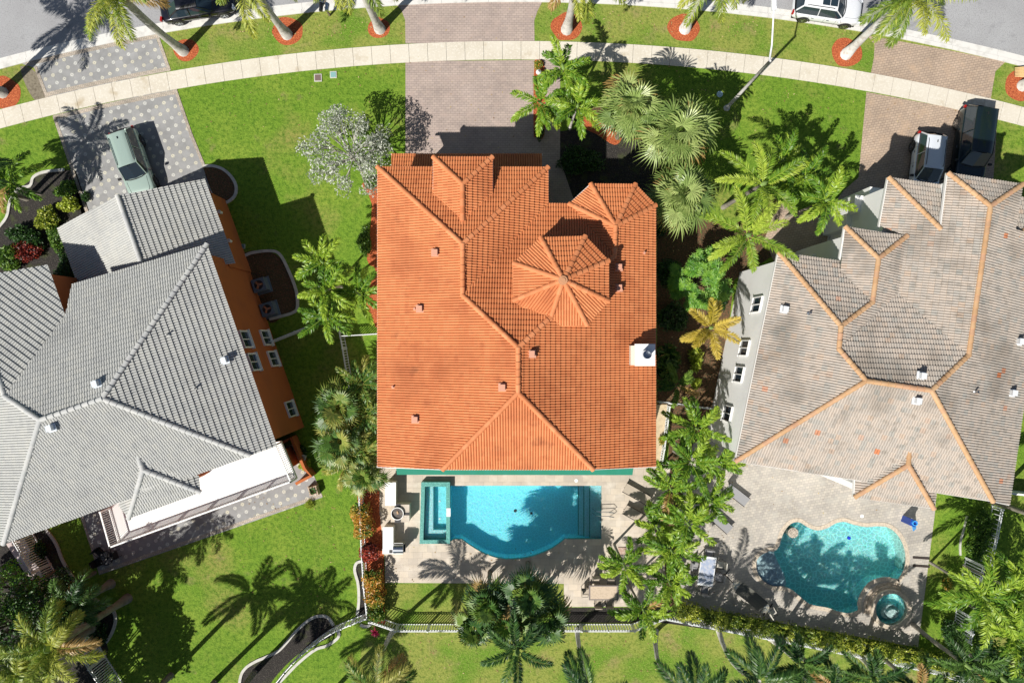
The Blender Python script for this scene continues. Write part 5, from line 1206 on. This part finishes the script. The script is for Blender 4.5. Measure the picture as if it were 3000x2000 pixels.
    part('panel_gaps', tr_, dark_m, root)
    if kind in ('suv',):
        for s in (-1, 1):
            q = MB(); q.tube([(f1-.15, s*wr*.86, zr+.0), (f1-.3, s*wr*.86, zr+.05), (r1+.35, s*wr*.86, zr+.05), (r1+.2, s*wr*.86, zr)], .022, 6); part('roof_rail', q, dark_m, root)
    q = MB(); q.box((r1+.35, 0, zr+.05), (.14, .03, .07)); part('antenna', q, dark_m, root)
    for x in (.31*L, -.30*L):
        for s in (-1, 1):
            wh = MB(); r = .34; ys = s*(hw-.10)
            wh.tube([(x, ys-.11, r), (x, ys-.09, r), (x, ys+.09, r), (x, ys+.11, r)], [r*.9, r, r, r*.9], 24); w1 = part('wheel', wh, tyre_m, root)
            ri = MB(); yo = ys+s*.112; ri.tube([(x, yo-.004, r), (x, yo+.004, r)], [.075, .07], 12)
            for kk in range(5):
                a = kk*2*math.pi/5; ri.box((x+math.cos(a)*.12, yo, r+math.sin(a)*.12), (.2, .012, .05), M=Matrix.Rotation(-a, 3, 'Y'))
            for kk in range(20):
                a = kk*math.pi/10; ri.box((x+math.cos(a)*.225, yo, r+math.sin(a)*.225), (.025, .012, .075), M=Matrix.Rotation(-a, 3, 'Y'))
            part('rim', ri, steel, w1)
            ar = MB(); 
            for kk in range(12):
                a = math.pi*(kk+.5)/12; ar.box((x+math.cos(a)*.40, s*(hw-.06), r+math.sin(a)*.40), (.07, .135, .13), M=Matrix.Rotation(-a, 3, 'Y'))
            part('wheel_arch', ar, dark_m, root)
    for s in (-1, 1):
        q = MB(); q.box((f0-.18, s*(hw+.10), belt+.02), (.13, .20, .12)); part('mirror', q, pm if kind == 'suv' and pm.name.startswith('white') else dark_m, root)
        q = MB(); q.box((L/2-.16, s*hw*.66, .66), (.20, .34, .13), s*-.35); part('headlight', q, mat('lamp_glass', (.7, .74, .78), .1), root)
        q = MB(); q.box((-L/2+.06, s*hw*.74, .78), (.12, .30, .16), s*.25); part('tail_light', q, mat('red_lamp', (.35, .012, .012), .2), root)
        q = MB(); 
        for xd in (.02*L, -.20*L): q.box((xd, s*(hw+.0), .80), (.16, .03, .03))
        part('door_handle', q, steel, root)
    q = MB(); q.box((L/2-.02, 0, .50), (.10, W*.60, .24)); part('grille', q, dark_m, root)
    q = MB(); q.box((0, 0, .22), (L*.92, W*.84, .10)); part('underbody', q, dark_m, root)
    g = P(px, py, .9); root.location = (g.x, g.y, .012); root.rotation_euler = (0, 0, ang)
    return root
c_black = paint('black_car_paint', (.010, .010, .016)); c_white = paint('white_car_paint', (.72, .74, .78), 0); c_green = paint('sage_car_paint', (.36, .47, .42), .2); c_silver = paint('silver_white_car_paint', (.66, .70, .76), .1); c_dark = paint('dark_green_car_paint', (.008, .018, .022), .3)
car('black sedan parked on the street between two street palms', 572, 6, R(9.5), 4.9, 1.86, 1.45, c_black, 'sedan')
wc = car('white estate car with a black sunroof parked on the street by the lamp', 2428, 17, R(-8.5), 4.5, 1.86, 1.62, c_white, 'suv')
for x in (.05, -.45):
    q = MB(); q.box((x-.0, 0, 1.65), (.46, .82, .02)); part('sunroof', q, glass_m, wc)
car('sage green estate car nose in on the grey driveway', 386, 478, R(-71), 4.6, 1.85, 1.65, c_green, 'suv')
car('silver estate car nose in on the tan driveway', 2718, 487, R(-97), 4.4, 1.82, 1.62, c_silver, 'suv')
car('long dark van on the tan driveway beside the silver estate car', 2851, 430, R(-98), 5.2, 2.0, 1.9, c_dark, 'van')

# ======== street furniture and small things ========
t = thing('street_lamp', 'tall pale lamp post leaning across the pavement towards the street', 'street lamp', P(2128, 318))
b = P(2128, 318); mb = MB(); mb.tube([b, b+Vector((0, 0, 3)), b+Vector((0, 0, 7.6))], [.12, .10, .08], 12); part('pole', mb, bark_white, t, smooth=True)
mb = MB(); mb.tube([b+Vector((0, 0, 7.5)), b+Vector((.05, .8, 7.75)), b+Vector((.1, 2.7, 7.9))], [.06, .05, .04], 8); part('arm', mb, alu, t, smooth=True)
mb = MB(); mb.box(b+Vector((.1, 2.95, 7.9)), (.26, .62, .14)); mb.box(b+Vector((.1, 3.0, 7.98)), (.18, .40, .08)); part('lamp_head', mb, alu, t)
mb = MB(); mb.cyl(b, .2, 0, .12, 14); part('base', mb, kerbc, t)
t = thing('mailbox', 'dark twin mailbox on a post at the street edge', 'mailbox', P(966, 46))
mb = MB(); c = P(966, 46); mb.box(c+Vector((0, 0, .55)), (.1, .1, 1.1)); mb.box(c+Vector((-.1, .2, 1.1)), (.5, .08, .08), R(60)); part('post', mb, bark_brown, t)
for dx, m_ in ((-.24, black_metal), (.14, steel)):
    mb = MB(); q = P(952, 22, 1.2)+Vector((dx, 0, 0)); mb.box(q, (.2, .5, .18), R(-8)); mb.tube([q+Vector((.03, -.25, .09)), q+Vector((-.03, .25, .09))], .1, 10); part('box', mb, m_, t)
def lid(x, y, w_, m, lb, rot=0):
    t = thing('utility_box', lb, 'utility box', P(x, y)); c = P(x, y); mb = MB(); mb.box(c+Vector((0, 0, .03)), (w_, w_, .06), rot); part('frame', mb, edgec, t)
    mb = MB(); mb.box(c+Vector((0, 0, .065)), (w_*.78, w_*.78, .02), rot); part('lid', mb, m, t)
lid(932, 229, .50, mat('brown_lid', (.16, .11, .1), .8), 'square brown meter lid in the lawn', R(2)); lid(977, 220, .44, mat('teal_lid', (.2, .38, .38), .7), 'square teal utility lid in the lawn', R(2))
lid(712, 722, .3, mat('dark_teal_lid', (.1, .2, .22), .7), 'small dark lid on the shaded lawn by the orange wall')
mb = MB(); c = P(2108, 277); mb.cyl(c, .2, 0, .07, 16); mb.cyl((c.x+.05, c.y, 0), .13, .07, .1, 16); solo('irrigation_lid', mb, mat('pale_blue_plastic', (.5, .66, .74), .4), 'pale blue round irrigation lid left of the lamp post', 'irrigation lid')
t = thing('garden_lamp', 'white globe garden lamp in the red mulch strip', 'garden lamp', P(1577, 222)); c = P(1577, 222); mb = MB(); mb.cyl(c, .03, 0, .5, 8); part('stem', mb, dark_m, t)
mb = MB(); mb.tube([c+Vector((0, 0, .45)), c+Vector((0, 0, .5)), c+Vector((0, 0, .6)), c+Vector((0, 0, .7)), c+Vector((0, 0, .74))], [.05, .14, .18, .13, .03], 14); part('globe', mb, white, t, smooth=True)
t = thing('buried_stone', 'white rounded stone lying under the lower left trees', 'stone', P(278, 1780, .1)); 
mb = MB(); c = P(278, 1780, .2); mb.tube([c+Vector((-.3, -.2, 0)), c+Vector((-.2, -.13, .02)), c+Vector((.1, .05, .04)), c+Vector((.3, .2, 0))], [.03, .18, .2, .03], 12); part('stone', mb, mat('pale_stone', (.5, .56, .62), .6), t, smooth=True)
# air conditioners
ac_m = mat('grey_blue_casing', (.13, .17, .22), .5)
def ac(x, y, lb, rot):
    t = thing('air_conditioner', lb, 'air conditioner', (0, 0, 0), 'air conditioners beside the orange wall'); mb = MB(); mb.box((0, 0, .42), (.84, .84, .80)); mb.box((0, 0, .03), (1.05, 1.05, .07)); part('casing', mb, ac_m, t)
    mb = MB(); mb.ring((0, 0), .30, .37, .82, .86, 24); part('fan_ring', mb, ac_m, t)
    mb = MB(); mb.disc((0, 0), .31, .825); part('fan_well', mb, dark_m, t)
    mb = MB()
    for k in range(3):
        a = k*2.094; mb.box((math.cos(a)*.15, math.sin(a)*.15, .84), (.24, .13, .015), a)
    mb.cyl((0, 0), .06, .83, .87, 10); part('fan_blades', mb, steel, t)
    g = P(x, y, .4); t.location = (g.x, g.y, 0.02); t.rotation_euler = (0, 0, rot)
ac(765, 836, 'upper of the two air conditioners beside the orange wall', R(17)); ac(789, 906, 'lower of the two air conditioners beside the orange wall', R(17))

def chair(label, x, y, rot, m, group):
    t = thing('chair', label, 'chair', (0, 0, 0), group)
    mb = MB(); mb.box((0, 0, .43), (.48, .46, .05)); part('seat', mb, m, t)
    mb = MB(); mb.box((-.24, 0, .70), (.05, .46, .50)); part('backrest', mb, m, t)
    for sx in (-1, 1):
        for sy in (-1, 1): q = MB(); q.tube([(sx*.21, sy*.21, 0), (sx*.21, sy*.21, .42)], .018, 6); part('leg', q, black_metal, t)
        q = MB(); q.tube([(-.22, sx*.25, .42), (-.22, sx*.25, .64), (.18, sx*.25, .64), (.2, sx*.25, .42)], .018, 6); part('armrest', q, black_metal, t)
    g = P(x, y, .45); t.location = (g.x, g.y, .014); t.rotation_euler = (0, 0, rot); return t
sling = mat('taupe_sling', (.42, .36, .29), .8); slingg = mat('grey_sling', (.28, .28, .29), .8); pale_fab = mat('pale_fabric', (.6, .57, .5), .9)
def table(label, x, y, w_, d_, rot, mtop, mframe, h=.74):
    t = thing('dining_table', label, 'table', (0, 0, 0)); mb = MB(); mb.box((0, 0, h), (w_*.9, d_*.86, .03)); part('tabletop', mb, mtop, t)
    mb = MB()
    for s in (-1, 1): mb.box((s*w_*.475, 0, h), (w_*.05, d_, .04)); mb.box((0, s*d_*.465, h), (w_*.9, d_*.07, .042))
    part('table_frame', mb, mframe, t)
    for sx in (-1, 1):
        for sy in (-1, 1): q = MB(); q.box((sx*w_*.44, sy*d_*.4, h/2), (.06, .06, h)); part('leg', q, mframe, t)
    g = P(x, y, h); t.location = (g.x, g.y, .014); t.rotation_euler = (0, 0, rot); return t
table('long table with a tan tiled top near the rear fence', 1768, 1735, 1.9, .95, 0, mat('tan_tile_top', (.55, .44, .33), .5, noise=[(8, 3, (.48, .38, .28), .5, .6)]), mat('grey_brown_frame', (.20, .17, .16), .5))
G = 'chairs round the tan tiled table'
for lb, x, y, r in (('chair above the tan tiled table at its left corner', 1745, 1698, R(-90)), ('chair at the left end of the tan tiled table', 1714, 1733, 0), ('left of the two chairs below the tan tiled table', 1752, 1764, R(90)), ('right of the two chairs below the tan tiled table', 1785, 1764, R(90)), ('chair above the tan tiled table, under the palm', 1790, 1700, R(-90))):
    chair(lb, x, y, r, sling, G)
table('pale blue glass topped table on the grey stone patio', 2071, 1672, 1.0, 1.9, R(-8), mat('blue_glass_top', (.36, .42, .55), .12, spec=.8, noise=[(5, 4, (.5, .52, .58), .45, .6)]), alu)
G = 'chairs round the glass topped table'
for lb, x, y, r in (('chair at the upper end of the glass topped table', 2077, 1618, R(-98)), ('upper chair on the right of the glass topped table', 2112, 1652, R(172)), ('lower chair on the right of the glass topped table', 2106, 1690, R(172)), ('upper chair on the left of the glass topped table', 2034, 1655, R(-8)), ('lower chair on the left of the glass topped table', 2028, 1692, R(-8)), ('chair at the lower end of the glass topped table', 2064, 1727, R(82))):
    chair(lb, x, y, r, pale_fab if '2112' in str(x) else slingg, G)
def lounger(label, x, y, rot, m, back=40):
    t = thing('sun_lounger', label, 'sun lounger', (0, 0, 0), 'sun loungers by the pools')
    mb = MB(); mb.box((.32, 0, .34), (1.25, .60, .03)); part('seat', mb, m, t)
    mb = MB(); c_ = math.cos(R(back)); s_ = math.sin(R(back)); mb.box((-.30-.36*c_, 0, .34+.36*s_), (.72, .60, .03), M=Matrix.Rotation(R(back), 3, 'Y')); part('backrest', mb, m, t)
    fr = MB()
    for s in (-1, 1): fr.tube([(-.75, s*.33, .30), (.97, s*.33, .32)], .022, 6); fr.tube([(-.30, s*.32, .33), (-.30-.74*c_, s*.32, .34+.74*s_)], .018, 6)
    part('frame', fr, black_metal, t)
    for sx in (-.6, .8):
        for s in (-1, 1): q = MB(); q.tube([(sx, s*.33, 0), (sx, s*.33, .31)], .02, 6); part('leg', q, black_metal, t)
    g = P(x, y, .4); t.location = (g.x, g.y, .014); t.rotation_euler = (0, 0, rot)
lounger('upper of the two taupe loungers beside the palm row', 1868, 1448, R(151), sling); lounger('lower of the two taupe loungers beside the palm row', 1868, 1512, R(151), sling)
lounger('grey lounger on the right patio nearest the tan roof', 2156, 1446, R(-38), slingg); lounger('grey lounger half hidden under the palm row', 2108, 1525, R(-42), slingg)
# outdoor kitchen
kt = thing('kitchen_counter', 'white topped upper counter of the outdoor kitchen', 'counter', P(1144, 1445, .9)); c = P(1144, 1446, .92)
mb = MB(); mb.box((c.x, c.y, .92), (.70, 1.50, .06)); part('countertop', mb, white, kt); mb = MB(); mb.box((c.x, c.y, .45), (.60, 1.40, .89)); part('base', mb, stucco_cream, kt)
kt = thing('kitchen_counter', 'white topped lower counter beside the steel grill', 'counter', P(1138, 1578, .9)); c = P(1137, 1577, .92)
mb = MB(); mb.box((c.x, c.y, .92), (.68, 1.50, .06)); mb.box((c.x+.30, c.y-.82, .92), (1.32, .32, .058)); part('countertop', mb, white, kt); mb = MB(); mb.box((c.x, c.y-.05, .45), (.60, 1.5, .89)); mb.box((c.x+.6, c.y-.72, .45), (.7, .45, .885)); part('base', mb, stucco_cream, kt)
mb = MB(); mb.box((c.x+.18, c.y-.82, .96), (.2, .2, .03)); part('side_burner', mb, black_metal, kt)
gt = thing('grill', 'steel barbecue with a curved lid on the lower counter', 'barbecue', P(1168, 1606, 1.0)); c = P(1168, 1606, 1.1)
mb = MB(); mb.tube([(c.x-.33, c.y, 1.12), (c.x-.32, c.y, 1.12), (c.x+.32, c.y, 1.12), (c.x+.33, c.y, 1.12)], [.1, .29, .29, .1], 20); mb.box((c.x, c.y, 1.02), (.66, .56, .16)); part('lid', mb, steel, gt, smooth=False)
mb = MB(); mb.tube([(c.x-.27, c.y+.30, 1.12), (c.x-.27, c.y+.36, 1.14), (c.x+.27, c.y+.36, 1.14), (c.x+.27, c.y+.30, 1.12)], .02, 8); part('handle', mb, white, gt)
mb = MB(); mb.box((c.x+.37, c.y, .98), (.1, .5, .10)); part('side_panel', mb, black_metal, gt)
st = thing('cooking_station', 'stone topped station holding the round kettle grill', 'counter', P(1165, 1505, .9)); c = P(1170, 1503, .9)
mb = MB(); mb.box((c.x+.05, c.y, .44), (1.15, 1.1, .88)); part('base', mb, stucco_cream, st)
mb = MB(); mb.box((c.x+.05, c.y+.32, .90), (1.2, .5, .04)); mb.box((c.x+.05, c.y-.34, .90), (1.2, .44, .04)); part('stone_top', mb, trav, st)
mb = MB(); mb.box((c.x+.05, c.y, .895), (1.2, .24, .04)); mb.box((c.x-.1, c.y, .9), (.4, 1.2, .05)); part('black_tray', mb, black_metal, st)
kg = thing('kettle_grill', 'round open kettle grill with a white rim', 'barbecue', P(1164, 1505, 1.05)); c = P(1164, 1504, 1.05)
mb = MB(); mb.ring(c, .37, .41, .93, 1.08, 32); part('rim', mb, white, kg); mb = MB(); mb.cyl(c, .37, .92, .95, 28); part('bowl', mb, mat('sooty_bowl', (.09, .08, .075), .8, noise=[(5, 4, (.2, .17, .14), .5, .65)]), kg)
mb = MB(); mb.box((c.x, c.y+.05, .98), (.09, .2, .05), .3); part('firewood', mb, mat('split_wood', (.5, .33, .2), .9), kg)
# hammock
hm = thing('hammock', 'pale striped hammock slung over dark feet beside the free form pool', 'hammock', P(2215, 1750))
a, b = P(2163, 1718, .9), P(2238, 1778, .9); d = (b-a).normalized(); s = Vector((-d.y, d.x, 0)); mb = MB(); N = 12; vs = []
for i in range(N+1):
    t_ = i/N; q = a.lerp(b, t_); sag = -.35*math.sin(math.pi*t_)
    for j in range(5): u = (j-2)/2; vs.append(q+s*u*(.42)+Vector((0, 0, sag+.10*u*u)))
mb.add(vs, [(i*5+j, i*5+j+1, (i+1)*5+j+1, (i+1)*5+j) for i in range(N) for j in range(4)]); part('sling', mb, mat('dark_hammock_cloth', (.10, .10, .085), .9), hm)
for q0, sg in ((a, -1), (b, 1)):
    mb = MB(); e = q0+d*sg*.5; mb.add([q0+s*.42, q0-s*.42, e+Vector((0, 0, .12))], [(0, 1, 2)]); mb.add([q0+s*.42-Vector((0, 0, .03)), q0-s*.42-Vector((0, 0, .03)), e+Vector((0, 0, .09))], [(0, 2, 1)]); part('end_cloth', mb, mat('pale_striped_cloth', (.55, .50, .38), .9, noise=[(9, 2, (.4, .42, .4), .5, .55)]), hm)
    mb = MB(); mb.tube([e+Vector((0, 0, .1)), e+d*sg*.25+Vector((0, 0, -.85))], .03, 8); mb.tube([e+d*sg*.25+s*.5-Vector((0, 0, .86)), e+d*sg*.25-s*.5-Vector((0, 0, .86))], .03, 8); part('stand', mb, black_metal, hm)
ch_ = chair('folded pale deck chair beyond the hammock', 2262, 1792, R(30), pale_fab, None)
# blue toy slide
t = thing('toy_slide', 'blue plastic toy slide on the right patio above the free form pool', 'toy', P(2655, 1525)); c = P(2650, 1520)
bl = mat('sky_blue_plastic', (.05, .33, .75), .35); mb = MB(); mb.box((c.x, c.y, .5), (.42, .42, 1.0), R(-20)); part('tower', mb, mat('navy_plastic', (.01, .05, .30), .4), t)
mb = MB(); M_ = Matrix.Rotation(R(-50), 3, 'Z') @ Matrix.Rotation(R(42), 3, 'Y'); mb.box((c.x+.30, c.y-.36, .55), (.95, .26, .05), M=M_); part('chute', mb, bl, t)
mb = MB(); mb.ring(c+Vector((.05, .02, 0)), .12, .17, 1.0, 1.12, 18); part('ring', mb, bl, t)
# deck drains
for i, (x, y, lb) in enumerate(((2698, 1633, 'upper dark drain slot in the right patio'), (2698, 1657, 'lower dark drain slot in the right patio'))):
    t = thing('drain_grate', lb, 'drain', P(x, y), 'drain slots in the right patio'); mb = MB(); c = P(x, y); mb.box((c.x, c.y, .035), (1.1, .13, .05), R(-4)); part('frame', mb, mat('dark_timber', (.05, .035, .03), .8), t)
    mb = MB()
    for k in range(9): mb.box((c.x-.48+k*.12, c.y+.034-.0084*k, .062), (.03, .10, .006), R(-4))
    part('bars', mb, black_metal, t)
# black round table with chairs (cluster) on the left terrace
t = thing('garden_table', 'round black wrought iron table on the shaded terrace corner', 'table', P(312, 1634)); c = P(312, 1634, .7)
mb = MB(); mb.ring(c, .42, .46, .70, .74, 28)
for k in range(10): a = k*math.pi/5; mb.box((c.x+math.cos(a)*.22, c.y+math.sin(a)*.22, .72), (.44, .03, .03), a)
mb.cyl(c, .1, .70, .76, 12); part('tabletop', mb, black_metal, t)
mb = MB(); mb.tube([(c.x, c.y, 0), (c.x, c.y, .7)], .05, 8)
for k in range(4): a = k*math.pi/2+.4; mb.tube([(c.x, c.y, .35), (c.x+math.cos(a)*.35, c.y+math.sin(a)*.35, 0)], .025, 6)
part('pedestal', mb, black_metal, t)
for k, (dx, dy) in enumerate(((-20, -18), (-24, 12), (22, -8))):
    chair(['black iron chair above the round black table', 'black iron chair at the lower left of the round black table', 'black iron chair to the right of the round black table'][k], 312+dx, 1634+dy, math.atan2(dy, -dx), black_metal, 'black iron chairs round the black table')
t = thing('planter', 'square tan planter at the corner of the left terrace', 'planter', P(917, 1437)); c = P(917, 1437, .5); mb = MB()
for s in (-1, 1): mb.box((c.x+s*.25, c.y, .27), (.07, .56, .54), R(17)); mb.box((c.x, c.y+s*.25, .27), (.46, .07, .53), R(17))
part('pot', mb, mat('tan_pot', (.5, .38, .28), .9), t); mb = MB(); mb.box((c.x, c.y, .22), (.44, .44, .40), R(17)); part('soil', mb, mulch_brown, t)
mb = MB(); rn = random.Random(5)
for k in range(40): a = rn.uniform(0, 6.28); kite(mb, Vector((c.x, c.y, .42)), Vector((math.cos(a)*.6, math.sin(a)*.6, .8)).normalized(), Vector((-math.sin(a), math.cos(a), 0)), .45, .02, rn.random(), .3)
part('plant', mb, lf_dk, t)
t = thing('bird_bath', 'pale stone bird bath among the plants by the orange planter wall', 'bird bath', P(888, 1340)); c = P(888, 1340, .6); mb = MB(); mb.cyl(c, .08, 0, .6, 12); part('pedestal', mb, edgec, t); mb = MB(); mb.ring(c, .12, .2, .6, .68, 18); mb.cyl(c, .14, .6, .63, 14); part('bowl', mb, edgec, t)
# fallen yellow palm sheath at the right border
mb = MB(); rn = random.Random(9); c = P(2985, 212, .3)
for k in range(7): mb.tube([c+Vector((-.3+.0*k, -.28+.09*k, .05)), c+Vector((.25, -.32+.1*k, .12)), c+Vector((.9, -.2+.06*k, .05))], [.03, .06, .05], 6, rn.random())
solo('palm_sheath', mb, mat('dry_sheath', (.6, .42, .2), .8), 'dry yellow palm sheath lying on the red ring at the right border', 'palm sheath')
# cushions / small slab by the table
mb = MB(); c = P(1822, 1612); mb.box((c.x, c.y, .04), (.5, .45, .06)); solo('stepping_slab', mb, mat('brick_red_slab', (.42, .28, .22), .9, noise=[(12, 3, (.5, .4, .33), .5, .6)]), 'small reddish slab on the patio above the lone palm', 'slab')
for (x, y) in ((1688, 1407), (2525, 1511)):
    mb = MB(); c = P(x, y); mb.cyl(c, .12, .012, .03, 20); mb.ring(c, .03, .05, .03, .036, 12); solo('skimmer_lid', mb, white, 'round white skimmer lid on the patio beside the ' + ('rectangular pool' if x < 2000 else 'free form pool'), 'skimmer lid')
